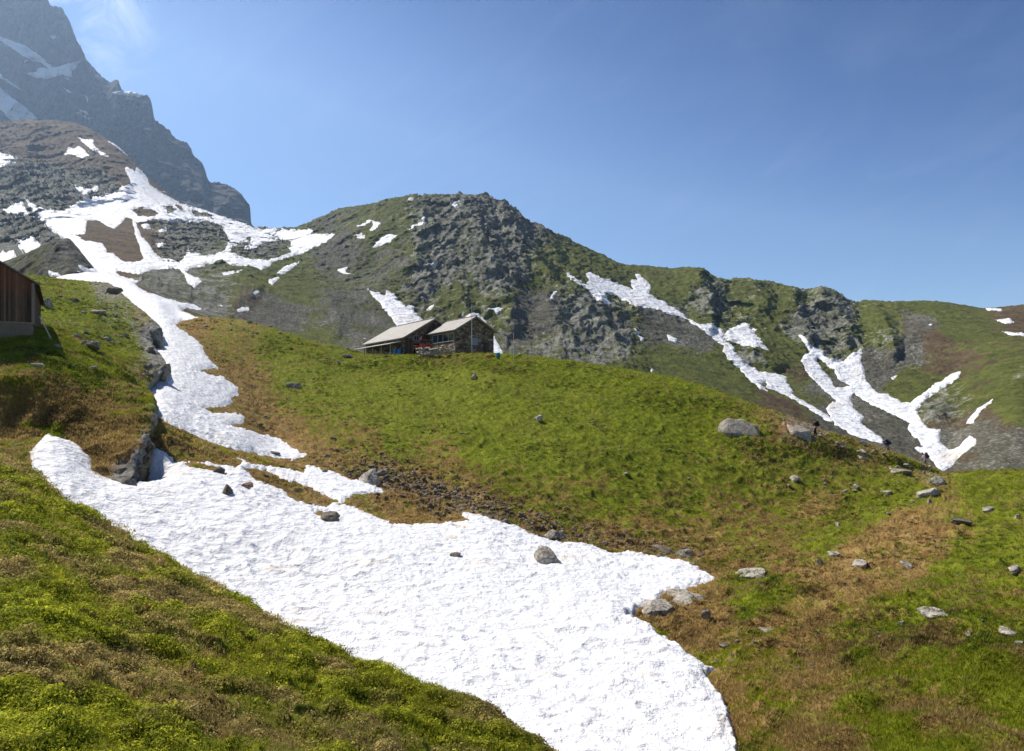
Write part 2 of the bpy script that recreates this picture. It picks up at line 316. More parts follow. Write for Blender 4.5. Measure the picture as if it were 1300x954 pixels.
# x, y, green, dry, rock, scree
Z_NEAR = [(700,560,1,0,0,0),(600,500,1,0,0,0),(800,520,1,0,0,0),(620,560,1,.1,0,0),(550,470,1,0,0,0),(850,560,1,.1,0,0),(900,600,.8,.3,0,0),(700,480,1,0,0,0),(450,490,1,.1,0,0),(500,520,1,.2,0,0),(760,620,.8,.4,0,0),
 (420,540,.6,.5,0,0),(470,560,.5,.6,0,0),(360,440,.8,.3,0,0),(300,415,.4,.5,.35,0),(280,430,.5,.6,0,0),(240,415,.1,1,0,0),(300,480,.25,.9,.1,0),(380,490,.8,.3,0,0),(320,520,.2,1,.15,0),(350,560,.2,1,.3,0),(400,580,.2,.9,.4,0),
 (480,605,.2,.8,.55,0),(540,622,.1,.8,.55,0),(600,640,.1,.9,.5,0),(680,668,.2,.9,.45,0),(760,690,.2,.9,.4,0),(560,592,.4,.7,.1,0),(650,625,.6,.5,.1,0),(720,645,.6,.6,.15,0),(850,690,.2,1,.2,0),(900,705,.1,1,.15,0),(950,660,.5,.6,.1,0),(860,640,.7,.5,.1,0),
 (1000,620,.7,.4,.05,0),(1050,600,.6,.5,.1,0),(1100,605,.7,.4,.1,0),(1040,640,.35,.8,.1,0),(1145,629,1,.1,0,0),(1112,648,1,.1,0,0),(1070,668,.9,.2,0,0),(1030,686,.8,.4,0,0),(1125,674,.1,1,.1,0),(1000,712,.4,.8,.05,0),(1085,700,.1,1,.1,0),(960,685,.5,.6,.1,0),(500,560,.9,.3,0,0),(1030,600,.8,.3,.05,0),(1150,660,.1,1,.1,0),(1200,645,.5,.7,0,0),(1250,620,.9,.3,0,0),
 (1250,700,.8,.35,0,0),(1200,740,.8,.4,0,0),(1290,850,.8,.4,0,0),(1100,800,.7,.5,0,0),(1000,800,.3,.9,0,0),(900,790,.1,1,.05,0),(900,850,0,1,.1,0),(1000,850,.4,.8,0,0),(960,745,.9,.3,0,0),(1060,740,.2,1,.05,0),(1150,705,.1,1,.05,0),(1150,780,.7,.5,0,0),
 (1180,600,.4,.5,.5,0),(1100,572,.3,.6,.45,0),(1030,545,.2,.6,.6,0),(1060,570,.6,.5,.1,0),(520,645,.05,1,.05,0),(400,630,.2,.8,.4,0),(260,575,.4,.8,.15,0),(330,585,.3,.9,.3,0),(640,470,.9,.2,0,0),(560,458,.6,.4,.4,0),(800,600,1,.1,0,0)]
Z_FORE = [(80,900,.9,.3,0,0),(300,900,.8,.4,0,0),(100,700,.8,.4,0,0),(20,650,.8,.3,0,0),(200,760,.6,.6,0,0),(300,800,.55,.7,0,0),(100,830,.7,.5,0,0),(400,850,.7,.4,0,0),(10,565,.3,.9,.1,0),(30,610,.3,1,.1,0),(200,860,.8,.5,0,0),(150,790,.4,.8,0,0),(50,760,.7,.5,0,0)]
Z_HUMP = [(60,440,1,0,0,0),(130,460,1,.1,0,0),(100,380,.7,.1,.3,0),(60,365,.9,.2,.1,0),(150,400,.6,.1,.5,0),(160,440,.7,.2,.35,0),(100,415,.8,.1,.35,0),(30,490,.7,.5,0,0),(100,505,.45,.8,.05,0),(150,520,.5,.7,.1,0),(60,525,.2,1,.1,0),(110,555,.05,1,.1,0),(160,560,.2,1,.1,0),(20,550,.2,.9,.2,0),
 (198,428,.2,.1,.9,0),(208,466,.2,.2,.8,0),(196,520,.5,.2,.5,0),(187,565,.2,.3,.85,0),(178,592,0,.3,.95,0),(185,478,.4,.4,.5,0),(180,500,.9,.2,.1,0),(140,365,.3,.2,.7,0),(180,392,.3,.3,.6,0),(0,420,1,.0,0,0)]
Z_MOUNT = [(370,360,1,0,.1,.15),(330,345,.9,0,.2,.1),(440,400,.6,.1,.15,.6),(400,430,.8,.1,.1,.3),(350,400,.2,.1,.1,.8),(480,430,.6,.1,0,.5),(430,320,.3,.1,.3,.6),(480,300,.7,.1,.2,.3),(500,340,.4,0,.3,.5),(560,300,.3,0,.8,.1),(540,350,.2,0,.9,.1),(600,300,.35,0,.75,.2),(640,280,.2,0,1,.1),(580,380,.7,.1,.45,.1),(640,340,.3,0,.85,.2),(620,400,.5,0,.55,.2),(700,340,.7,0,.4,.2),(680,400,.1,.1,.1,1),(740,400,.2,0,.9,.2),(780,420,.4,0,.8,.1),(700,440,.3,0,.7,.3),(760,340,.9,0,.2,0),(850,360,1,0,.15,0),(900,380,.5,0,.75,0),(840,410,.3,.1,.1,.8),
 (860,460,1,0,.05,0),(900,480,1,.05,0,0),(940,500,.8,.3,0,0),(980,520,.4,.8,0,.1),(940,370,.8,0,.45,0),(990,390,.8,0,.4,0),(1020,410,.3,0,.9,0),(980,440,.9,0,.2,0),(960,455,.5,0,.7,0),(1010,480,.5,.5,0,.2),(1040,500,.6,.1,0,.5),(1070,400,.4,0,.8,0),(1060,440,.3,0,.7,.3),(1110,400,.9,0,.2,0),(1130,430,.4,0,.6,.2),(1110,470,.1,.1,.1,1),(1150,440,.1,.2,.1,.8),(1170,410,.1,.4,.1,.6),(1190,440,.3,.7,0,.2),(1150,490,.9,.2,0,0),(1220,420,.9,.2,0,0),(1230,460,.3,.9,0,0),
 (1250,480,.8,.3,.1,0),(1270,450,.8,.4,0,0),(1195,520,.3,.1,.8,.2),(1215,500,.5,.1,.5,0),(1250,540,.2,.8,0,.5),(1200,550,.1,.7,.2,.5),(1290,560,.2,.5,.1,.6),(1290,520,.9,.2,0,0),(1120,540,.1,.1,.1,1),(1080,520,.1,.1,.1,.9),(1290,400,.3,.7,.1,.1),(1300,480,.5,0,.5,0),(1180,390,.9,.1,.1,0),(880,430,.5,.2,.1,.6),
 (50,180,.2,1,.2,.2),(100,190,.1,1,.2,.2),(150,200,.1,1,.1,.2),(190,225,.1,1,.1,.1),(60,230,.1,.1,.95,.2),(120,230,.1,.1,.85,.2),(30,290,.1,0,.9,.2),(10,240,.2,.1,.8,.2),(140,300,0,1.2,0,0),(160,320,0,1.2,0,0),(230,305,.1,.1,.8,.2),(330,320,.1,.1,.8,.2),(200,360,.3,0,.8,.1),(260,370,.5,0,.7,.1),(290,350,.4,.1,.55,.2),(320,385,.2,.6,.1,.5),(270,385,.3,0,.8,.1)]
# ------------------------------------------------------------------ terrain control lines (x, y, depth)
XB = np.arange(-210, 1521, 1.3)
b0 = [(-210,1150,8.5),(500,1150,8.5),(900,1150,8.5),(1100,1150,8),(1520,1150,6.5)]
b1 = [(-210,760,18),(0,760,18),(200,830,17.5),(400,880,15.8),(540,900,15),(700,900,15.2),(900,900,15.3),(1000,900,14),(1100,900,13),(1300,900,11.5),(1520,900,11)]
b2 = [(-210,600,26),(0,608,26),(60,645,25),(200,705,24.5),(400,765,23),(540,790,21.5),(700,800,21),(850,810,20),(1000,800,19.5),(1150,800,17.5),(1300,800,16),(1520,800,15)]
b3 = [(-210,540,40),(0,552,36),(60,556,34),(130,588,33),(200,601,33),(300,640,31),(400,680,29),(500,700,28),(600,710,28),(700,705,30),(800,715,30),(850,725,28.5),(900,735,27),(1000,735,25),(1150,725,24),(1300,715,23),(1520,700,22)]
b4 = [(-210,550,38),(0,552,38),(130,560,37),(200,560,36.5),(250,583,36.5),(300,599,37),(400,620,38),(450,625,38),(520,640,37),(600,652,36),(700,680,34),(800,698,33),(870,710,33),(940,702,34),(1000,690,36),(1050,665,40),(1100,645,43),(1150,622,46),(1180,609,48),(1215,600,50),(1300,597,48),(1520,594,48)]
b5 = [(-210,530,44),(0,530,44),(130,528,42),(200,522,42),(250,548,42),(300,571,42),(340,586,43),(400,596,44),(450,600,44),(520,612,43),(600,628,41),(700,655,39),(800,675,38),(900,683,40),(1000,677,43),(1050,660,46),(1100,648,50),(1150,634,54),(1215,622,57),(1300,640,58),(1520,650,60)]
b6 = [(-210,500,58),(0,500,58),(130,494,55),(200,482,55),(250,510,52),(300,536,52),(350,565,53),(400,575,50),(520,580,50),(600,595,47),(700,620,45),(800,640,45),(900,645,47),(1000,640,51),(1050,630,54),(1100,620,58),(1150,608,63),(1210,610,68),(1300,640,75),(1520,660,80)]
b7 = [(-210,460,76),(0,455,76),(130,450,72),(200,441,72),(250,460,70),(300,490,69),(350,515,68),(400,525,66),(520,525,66),(600,535,62),(700,545,60),(800,565,57),(900,580,58),(1000,580,62),(1050,580,66),(1100,583,71),(1150,594,76),(1200,604,82),(1300,645,100),(1520,680,110)]
b8 = [(-210,420,110),(0,415,105),(130,412,98),(200,407,96),(250,424,95),(300,440,92),(350,455,92),(400,465,90),(450,475,88),(520,470,89),(600,468,84),(700,490,78),(800,510,72),(900,535,68),(960,545,66),(1036,557,68),(1100,569,74),(1177,593,80),(1210,607,84),(1300,650,130),(1520,700,140)]
b9 = [(-210,400,180),(0,390,170),(100,378,150),(150,381,132),(200,388,124),(225,398,130),(250,402,120),(300,405,115),(340,415,112),(400,434,108),(440,443,106),(470,450,100),(520,450.5,95),(560,449,91.5),(600,447.5,91),(640,449.5,91),(700,455,90),(750,462,88),(800,469,85),(850,478,82),(900,492,80),(950,511,78),(1000,528,76),(1050,547,76),(1100,562,79),(1150,580,83),(1190,596,86),(1225,612,92),(1300,658,160),(1520,705,170)]
b10 = [(-210,380,300),(0,370,300),(100,345,300),(150,355,260),(200,377,190),(225,388,170),(250,410,165),(300,425,160),(400,470,160),(560,520,160),(700,540,160),(850,570,160),(1000,600,160),(1200,650,170),(1300,668,200),(1520,710,220)]
b11 = [(-210,360,380),(0,360,380),(100,335,380),(150,350,330),(200,370,280),(225,384,270),(280,400,290),(330,415,300),(400,440,300),(560,470,300),(700,500,280),(850,540,260),(1000,590,250),(1100,605,250),(1200,606,260),(1300,610,240),(1520,610,240)]
b12 = [(-210,310,600),(0,310,600),(100,310,500),(150,325,450),(200,340,430),(300,350,430),(350,370,430),(400,380,430),(500,400,430),(600,420,420),(700,440,400),(800,470,380),(900,500,360),(1000,530,340),(1100,555,320),(1200,560,310),(1250,540,300),(1300,530,290),(1520,510,280)]
b13 = [(-210,240,1000),(0,240,1000),(60,250,900),(100,270,800),(150,285,750),(200,300,700),(250,310,680),(300,315,660),(350,330,620),(400,345,600),(500,350,560),(600,350,540),(700,380,520),(800,415,500),(900,450,480),(1000,480,460),(1100,495,450),(1200,490,430),(1300,460,400),(1520,440,390)]
b14 = [(-210,190,1500),(0,190,1400),(60,200,1300),(100,210,1200),(150,225,1100),(200,255,1000),(250,277,950),(300,294,900),(350,305,850),(400,305,780),(450,290,740),(500,290,700),(600,290,680),(650,305,660),(700,335,640),(750,355,630),(800,375,620),(900,400,600),(1000,420,580),(1100,430,560),(1200,430,530),(1300,425,500),(1520,410,500)]
b15 = [(-210,145,1900),(0,157,1800),(50,155,1750),(90,158,1700),(120,170,1650),(150,190,1550),(175,215,1500),(200,240,1450),(230,262,1350),(260,272,1250),(300,284,1150),(325,291,1080),(350,293,1050),(380,289,1000),(400,280,980),(430,268,960),(470,260,940),(500,252,920),(540,248,900),(600,247,880),(632,253,870),(650,264,860),(680,285,850),(700,293,850),(730,308,850),(770,327,850),(800,338,850),(820,338,850),(850,341,840),(890,340,840),(905,350,830),(930,354,830),(960,355,830),(1000,362,820),(1025,368,820),(1040,364,820),(1060,372,810),(1090,383,810),(1150,383,800),(1185,383,780),(1250,391,760),(1300,387,740),(1520,370,740)]
def shift_back(c, ky, kz):
    return [(x, HY-(HY-y)/Y*ky_*0+(-(HY-y)*kz/ky), Y*ky) for (x, y, Y), ky_ in zip(c, [0]*len(c))]
b16 = [(x, HY-(HY-y)*.6/1.25, Y*1.25) for x, y, Y in b15]
b17 = [(x, HY+8, 3900) for x in (-210, 0, 300, 800, 1520)]
rowsB = [130, 110, 90, 90, 70, 50, 50, 60, 60, 45, 14, 14, 90, 110, 100, 90, 14, 6]
WB, sB = loft([b0,b1,b2,b3,b4,b5,b6,b7,b8,b9,b10,b11,b12,b13,b14,b15,b16,b17], XB, rowsB[:17])
qx, qy = to_px(WB)
SD_B = sample(sdf_map([S_LOW], H_LOW), qx, qy)
SD_B = np.maximum(SD_B, sample(sdf_map([S_MAIN], H_MAIN), qx, qy))
ss = sB[:, None]+0*qx
SD_B = np.maximum(SD_B, np.where(ss > 10.2, sample(sdf_map(S_UP, H_UP), qx, qy), -26))
SD_B = np.where((ss > 9.02) & (ss < 11.2) & (qx > 262), -20, SD_B)          # the hollow behind the hill is bare
zmN, zmM = zone_map(Z_NEAR), zone_map(Z_MOUNT)
far = np.clip((ss-10.2)/.6, 0, 1)[..., None]
zn_ = sample(zmN, qx, qy); zn_ = zn_*np.array([.8, .8, 1, 1])+np.array([.13, .07, 0, 0])
ZB = zn_*(1-far)+(sample(zmM, qx, qy)*[1, 1, 1, 1]+[.04, .03, .04, .06])*far

def ridge_lines(W, x, y, lines):
    """buttresses: push the face forward along wandering spur lines, k = share of the distance"""
    K = np.zeros(x.shape); x = x+7*perlin(W/45, 171)+3*perlin(W/16, 172); y = y+7*perlin(W/45, 173)
    for pts, wl, wr, k in lines:
        p = np.array(pts, float)
        for a, b in zip(p[:-1], p[1:]):
            m = (x > min(a[0], b[0])-60) & (x < max(a[0], b[0])+60) & (y > min(a[1], b[1])-60) & (y < max(a[1], b[1])+60)
            e = b-a; t = np.clip(((x[m]-a[0])*e[0]+(y[m]-a[1])*e[1])/(e@e), 0, 1)
            dx = x[m]-a[0]-t*e[0]; dy = y[m]-a[1]-t*e[1]; d = np.hypot(dx, dy)
            w = wl+(wr-wl)*(lambda u: u*u*(3-2*u))(np.clip(dx/10+.5, 0, 1))
            v = abs(k)*np.clip(1-d/w, 0, 1)**1.2
            if k > 0: K[m] = np.maximum(K[m], v)
            else: K[m] -= v*.5
    return W*(1-K*np.clip((ss-10.3)*3, 0, 1))[..., None]
SPURS = [([(600,252),(612,300),(640,350),(650,400)], 50, 26, .05), ([(640,262),(668,310),(700,345)], 22, 14, .05), ([(690,290),(712,325)], 14, 10, .03),
         ([(540,270),(528,320),(545,360)], 40, 22, .035), ([(500,330),(530,345),(560,350)], 22, 14, .03), ([(575,330),(590,380),(600,420)], 26, 18, .035),
         ([(735,375),(775,420),(800,460)], 44, 30, .05), ([(700,385),(720,440)], 24, 16, .03),
         ([(888,345),(902,372),(906,400)], 34, 9, .055), ([(958,360),(975,380)], 30, 14, .04), ([(1008,368),(1012,395),(1030,425)], 26, 14, .05), ([(1050,372),(1075,400),(1080,425)], 26, 16, .045),
         ([(1120,405),(1135,440)], 28, 14, .035), ([(960,445),(985,462)], 22, 16, .035), ([(1180,530),(1210,505),(1250,480),(1300,460)], 18, 30, .035),
         ([(925,360),(935,395)], 14, 10, -.03), ([(668,400),(690,450)], 16, 16, -.02),
         ([(40,165),(30,220),(60,250),(110,245)], 30, 26, .05), ([(120,205),(150,230),(160,240)], 24, 12, .04), ([(300,345),(330,365),(300,385)], 24, 16, .03), ([(150,345),(190,352),(240,375)], 20, 14, .04),
         ([(240,300),(290,320)], 18, 12, .02), ([(350,345),(400,350),(430,400)], 40, 26, .04)]
WB = ridge_lines(WB, qx, qy, [(a, b, c, k) for a, b, c, k in SPURS])
NB = normals(WB)
if NB[200, 600, 2] < 0: NB = -NB
snow_in = np.clip((SD_B+11)/14, 0, 1)
iM = int(np.searchsorted(sB, 10.0))                 # row where hillside ends and mountain begins
# near relief
n1 = fbm(WB[:iM+1], 9, 3, .5, 1); n2 = ridged(WB[:iM+1]*[1, 1, 1.5], 1.7, 3, .5, 5); n3 = fbm(WB[:iM+1], .55, 2, .6, 9)
fadeB = np.clip((ss[:iM+1])/1., 0, 1)
rk = np.clip(ZB[:iM+1, :, 2], 0, 1)
hN = (.24*n1+.19*n2+(.10+.16*rk)*n3)*np.clip(1-.88*snow_in[:iM+1], 0, 1)*fadeB
hN *= np.clip((11.5-ss[:iM+1])/1.5, 0, 1)
crest = np.exp(-((ss[:iM+1]-9)/.35)**2)
hN *= 1-.5*crest
hut_flat = np.exp(-(((WB[:iM+1, :, 0]+10)/11)**4+((WB[:iM+1, :, 1]-100)/7)**4))
hN *= 1-hut_flat*.8
WB[:iM+1, :, 2] += hN
# hollow beside the cliff where the snow has melted back
def dent(W, c, r, depth):
    d = np.hypot((W[..., 0]-c[0])/r[0], (W[..., 1]-c[1])/r[1])
    W[..., 2] -= depth*np.exp(-d**2)
dent(WB[:iM+1], to_world(181, 590, 34), (1.5, 2.4), 1.3)
# mountain relief
iA = iM-2; m = slice(iA, None); Wm = WB[m]
wgt = np.clip((ss[m]-10.3)/1.0, 0, 1)*np.clip((17-ss[m])/1., 0, 1)
rock = np.clip(ZB[m][..., 2]*1.1, 0, 1); scr = np.clip(ZB[m][..., 3], 0, 1)
p = Wm*[1, .7, .55]; p = p+8*np.stack([perlin(Wm/40, 31), perlin(Wm/40, 32), perlin(Wm/40, 33)], -1)
r1 = ridged(p, 75, 3, .5, 41); r2 = ridged((p+Wm)*.5*[1.1, .5, .5], 19, 3, .55, 47); r3 = fbm(Wm, 6, 3, .6, 53)
soft = 1-.75*np.clip(SD_B[m]/4, 0, 1)
amp = (.35+.65*rock)
sz = np.clip(Wm[..., 1]/650, .3, 2.2)
ray = Wm/np.linalg.norm(Wm, axis=-1, keepdims=True)
r4 = ridged(Wm@np.array([[1, 0, .25], [0, .42, 0], [-.45, 0, .42]]), 9, 3, .55, 57)
crestM = 1-.5*np.exp(-((ss[m]-15)/.2)**2)
hA = sz*(13*r1*amp+(8*rock+2.2)*r2*amp*soft)*wgt*crestM
hB = sz*((1.8*rock+.3)*r4+(2.1*rock+.9+.3*scr)*r3)*soft*wgt*crestM
WB[m] += NB[m]*hB[..., None]*[1, 1, .75]-ray*hA[..., None]
WB[m][..., 2] += 2*(1-crestM)*wgt*sz*.8*(4.2*ridged(Wm*[1, .2, 0], 34, 4, .6, 63)*(rock+.12)+1.5*fbm(Wm, 9, 2, .6, 64))
AB = {'zone': ZB}
grid_mesh('hillside_ground', WB[:iM+1], M_HILL, {'zone': ZB[:iM+1]}, label='green alpine hillside with brown moraine strips around the snow basin')
grid_mesh('mountain_terrain', WB[iM:], M_MOUNT, {'zone': ZB[iM:]}, label='rocky mountain ridge with green slopes and snow gullies behind the hut')

def worley(q, seed):
    i = np.floor(q).astype(np.int64); best = np.full(len(q), 9.)
    for dx in (-1, 0, 1):
        for dy in (-1, 0, 1):
            cx = i[:, 0]+dx; cy = i[:, 1]+dy
            h = (cx*73856093) ^ (cy*19349663) ^ seed*83492791; h = (h ^ (h >> 13))*1274126177 & 0xffffffff; h = h ^ (h >> 15)
            fx = (h & 1023)/1023.; fy = ((h >> 10) & 1023)/1023.
            best = np.minimum(best, (cx+fx-q[:, 0])**2+(cy+fy-q[:, 1])**2)
    return np.minimum(best, 1.1)
CUP = .15
def snow_sheet(name, W, SD, T, mat, label, cups=True, sub=None):
    y = W[..., 1]
    jag = perlin(W/np.maximum(.004*y, .12)[..., None], 79)*1.6+perlin(W/np.maximum(.010*y, .12)[..., None], 77)*2.4+perlin(W/np.maximum(.03*y, .4)[..., None], 78)*2.5
    e = SD+jag*(1. if cups else .5)
    ew = 5. if cups else 2.
    lift = T*np.clip(e/ew, -1.6, 1)
    lift = np.where(lift > 0, T*np.sin(np.clip(e/ew, 0, 1)*1.57), lift)
    V = W.copy()
    if cups:
        q = W*[1, 1, 0]
        a = np.array([.86, -.5, 0]); bb = np.array([.5, .86, 0])
        q = np.stack([q@a*.52, q@bb, 0*q[..., 0]], -1)
        q = q+.22*np.stack([perlin(q/1.1, 21), perlin(q/1.1, 22), 0*q[..., 0]], -1)
        sel = SD > -5; c = np.zeros(SD.shape); c[sel] = worley(q[sel][:, :2]/.43, 5)
        V[..., 2] += (CUP*c+.02*perlin(q/.2, 92))*np.clip(e/6, 0, 1)*(.55+.9*np.clip(perlin(W/7, 91)+.5, 0, 1))
        V[..., 2] += .12*fbm(W, 5, 2, .5, 71)*np.clip(e/10, 0, 1)
    if cups: V[..., 2] += lift+.10*np.clip(e/22, 0, 1)
    else:
        V[..., 2] += lift*.6; V -= W/np.linalg.norm(W, axis=-1, keepdims=True)*lift[..., None]
    return grid_mesh(name, V, mat, None, keep=(SD > -4.5), label=label), V
T1 = np.clip(.0016*WB[..., 1], .09, .6)
near = sB < 9.9
oS, VS = snow_sheet('snowfield', WB[:iM+1], np.where(ss[:iM+1] < .2, -20, SD_B[:iM+1]), T1[:iM+1], M_SNOW, 'pitted white snowfield filling the gully and basin below the hut')
oS2, _ = snow_sheet('mountain_snow', WB[iM:], np.where(ss[iM:] > 15.05, -20, SD_B[iM:]), T1[iM:], M_SNOWFAR, 'white snow patches and tongues lying in the mountain gullies', False)
print('base sheets', WB.shape)

# ------------------------------------------------------------------ foreground slope
XF = np.concatenate([np.arange(-260, 900, 1.6), np.arange(900, 1560, 12)])
fb = lambda c: [(x, HY-((HY-y)/F_PX*Y-2.8)/(Y+1.6)*F_PX, Y+1.6) for x, y, Y in c]
fc = [(-260,560,22.5),(0,582,22),(40,601,21.5),(70,628,21),(100,645,20.5),(150,672,19.7),(200,702,19),(250,731,18),(300,760,17),(350,787,16),(400,812,15),(470,842,14),(540,866,13.2),(620,905,12.2),(700,960,11),(760,1005,10.5),(900,1090,9.5),(1300,1100,9),(1560,1100,8.6)]
f3 = [(-260,610,18),(0,618,18),(100,672,17.5),(200,722,16.8),(300,777,15.3),(400,826,13.8),(540,878,12.3),(700,970,10.5),(760,1015,10.2),(900,1110,9),(1300,1120,8.6),(1560,1120,8.2)]
f2 = [(-260,640,15),(0,650,15),(100,700,15),(200,745,14.5),(300,795,13.5),(400,840,12.5),(540,890,11.5),(700,985,10),(760,1030,9.8),(900,1130,8.6),(1300,1140,8.2),(1560,1140,8)]
f1 = [(-260,740,9.5),(0,750,9.5),(100,790,9.5),(200,830,9.5),(300,865,9.5),(400,900,9.5),(540,940,9.5),(700,1020,9),(760,1060,8.8),(900,1180,7.5),(1300,1190,7),(1560,1190,7)]
f0 = [(-260,950,5),(0,965,5),(200,1000,5),(400,1060,5),(700,1250,5),(760,1300,5),(900,1350,5),(1560,1350,5)]
def flat_row(Y, z):
    X = np.interp(np.arange(len(XF)), [0, len(XF)-1], [-14, 10]); return np.stack([X, 0*X+Y, z-.08*X], -1)
WF, sF = loft([flat_row(-7, -1.4), flat_row(2, -2.1), f0, f1, f2, f3, fc, fb(fc)], XF, [6, 20, 90, 110, 60, 60, 24], .4)
fx_, fy_ = to_px(WF); sf = sF[:, None]+0*fx_
ZF = sample(zone_map(Z_FORE), fx_, np.clip(fy_, 0, 1100))
ZF[..., 1] += np.clip((sf-6.15)*3, 0, 1)
hF = .16*fbm(WF, 3.2, 3, .55, 101)+.17*ridged(WF, 1.0, 3, .5, 105)+.03*fbm(WF, .3, 2, .5, 108)
hF *= np.clip((sf-1)/1., 0, 1)*(1-.35*np.exp(-((sf-6)/.3)**2))
WF[..., 2] += hF
grid_mesh('foreground_slope', WF, M_HILL, {'zone': ZF}, label='grassy near slope falling away towards the snow')

# ------------------------------------------------------------------ left rocky hump
U = [
 [(-230,606,29.5),(-60,606,29.5),(40,600,30),(100,607,31.4),(140,626,30.3),(172,630,30.)],
 [(-230,553,34),(-60,553,33.6),(40,549,34.1),(95,561,33.8),(140,582,33),(181,576,33)],
 [(-230,520,35),(-60,520,35),(40,515,35.2),(100,526,35.3),(150,541,35.4),(194,549,36)],
 [(-230,478,36),(-60,478,36),(40,476,36.2),(100,498,36.8),(150,516,37.4),(199,528,38)],
 [(-230,445,40),(-60,440,40),(40,436,40),(100,463,40),(150,487,40.5),(198,509,41)],
 [(-230,412,45),(-60,412,45),(40,417,44.5),(100,437,45),(150,460,45.5),(190,487,46)],
 [(-230,412,50),(-60,405,50),(45,413,50),(100,434,50),(150,457,50),(201,477,50)],
 [(-230,400,55),(-60,400,55),(50,410,54),(110,427,54),(160,447,54),(215,467,54)],
 [(-230,388,62),(-60,388,62),(50,397,62),(110,413,62),(155,431,62),(201,446,62)],
 [(-230,380,68),(-60,380,68),(50,388,68),(110,403,68),(150,419,68),(192,434,68)],
 [(-230,375,72),(-60,375,72),(50,382,72),(110,395,72),(160,408,72),(207,424,73)],
 [(-230,368,78),(-60,368,78),(50,372,78),(110,383,78),(160,397,78),(200,411,79)],
 [(-230,360,86),(-60,360,86),(50,365,86),(100,374,86),(150,388,86),(188,401,86)],
 [(-230,350,98),(-60,350,98),(50,357,98),(90,363,98),(130,371,98),(162,380,98)],
 [(-230,340,112),(-60,342,112),(40,350,112),(80,354,112),(115,358,112),(142,365,112)],
 [(-230,350,125),(-60,352,125),(30,360,125),(70,365,125),(105,372,125),(130,382,125)],
 [(-230,420,150),(-60,420,150),(30,425,150),(70,430,150),(105,435,150),(130,440,150)]]
cols = [0, 150, 120, 70, 60, 60, 12, 60]
CU = []
for r in U:
    r = [tuple(map(float, v)) for v in r]
    xe, ye, Ye = r[-1]
    r[-1] = (xe-5, ye-5, Ye); r.append((xe, ye, Ye+.4)); r.append((xe-7, ye+48*45/Ye, Ye+5))
    Pw = to_world(*np.array(r).T)
    u = np.concatenate([np.arange(cols[i+1])/cols[i+1]+i for i in range(len(r)-1)]+[[len(r)-1]])
    CU.append(pchip(np.arange(len(r)), Pw, u)*.5+.5*np.stack([np.interp(u, np.arange(len(r)), Pw[:, k]) for k in range(3)], -1))
WU, sU = loft([c for c in CU], np.zeros(1), [34, 40, 40, 36, 36, 22, 24, 26, 22, 22, 18, 18, 18, 18, 10, 8], .5)
ux, uy = to_px(WU)
NU = normals(WU)
ZU = sample(zone_map(Z_HUMP), ux, uy)
cu = np.concatenate([np.arange(cols[i+1])/cols[i+1]+i for i in range(7)]+[[7]])[None, :]+0*ux
edge = np.clip((cu-5.9)*3, 0, 1)
ZU[..., 2] += edge*.9; ZU[..., 0] *= 1-.85*edge; ZU[..., 1] *= 1-.6*edge
if NU[80, 100, 2] < 0: NU = -NU
strata = np.clip(ridged(WU*[.35, .35, 1.6], 2.6, 2, .5, 120)*.7, -.5, .5)
rockU = np.clip(ZU[..., 2]*1.4, 0, 1)
hU = .30*fbm(WU, 7, 3, .5, 111)+.2*ridged(WU, 2.2, 3, .5, 115)+.06*fbm(WU, .6, 2, .6, 118)+(.28*strata+.24)*rockU*ridged(WU, 1.2, 2, .5, 119)
barn_flat = np.exp(-(((WU[..., 0]+32)/3.4)**4+((WU[..., 1]-47)/9)**4))
hU *= 1-.55*np.clip(cu-4.9, 0, 1)*np.clip((sU[:, None]+0*ux-3)/1.5, .0, 1); hU *= (1-.5*np.exp(-((sU[:, None]+0*ux-14)/.4)**2))*(1-.85*barn_flat)
WU += NU*hU[..., None]*[.8, .8, 1]
grid_mesh('rocky_hump', WU, M_HILL, {'zone': ZU}, label='turf covered rocky knoll with a cliff edge beside the snow gully')

# ------------------------------------------------------------------ conical moraine mound
XH = np.arange(-210, 262, 1.3)
h2 = [(-210,405,300),(-120,375,300),(-60,352,300),(0,334,300),(30,322,300),(60,309,300),(74,305,300),(86,303,300),(97,312,296),(112,330,292),(126,347,288),(150,374,282),(180,400,276),(220,430,270),(262,460,265)]
h1 = [(x, y+32+.16*abs(x-86), Y-26) for x, y, Y in h2]
h0 = [(x, max(y+95, 430), Y-62) for x, y, Y in h2]
h3 = [(x, y+30, Y+22) for x, y, Y in h2]; h4 = [(x, y+90, Y+45) for x, y, Y in h2]
WH, sH = loft([h0, h1, h2, h3, h4], XH, [70, 60, 14, 10], .5)
hx, hy = to_px(WH)
SD_H = sample(sdf_map(S_MOUND), hx, hy)
WH += normals(WH)*(1.5*ridged(WH*[1, .8, .6], 22, 3, .5, 131)+.5*fbm(WH, 4, 3, .6, 133))[..., None]*(1-.8*np.exp(-((sH[:, None]-2)/.12)**2))[..., None]
ZH = np.zeros(hx.shape+(4,), np.float32); ZH[..., 0] = np.where(hx < 90, .55, .15); ZH[..., 3] = np.where(hx < 90, .5, 1.0); ZH[..., 1] = .35; ZH[..., 2] = .15
grid_mesh('moraine_mound', WH, M_MOUNT, {'zone': ZH}, label='bare grey conical moraine mound behind the wooden barn')
snow_sheet('mound_snow', WH, SD_H, np.full(hx.shape, .6), M_SNOWFAR, 'small snow strips on the grey moraine mound', False)

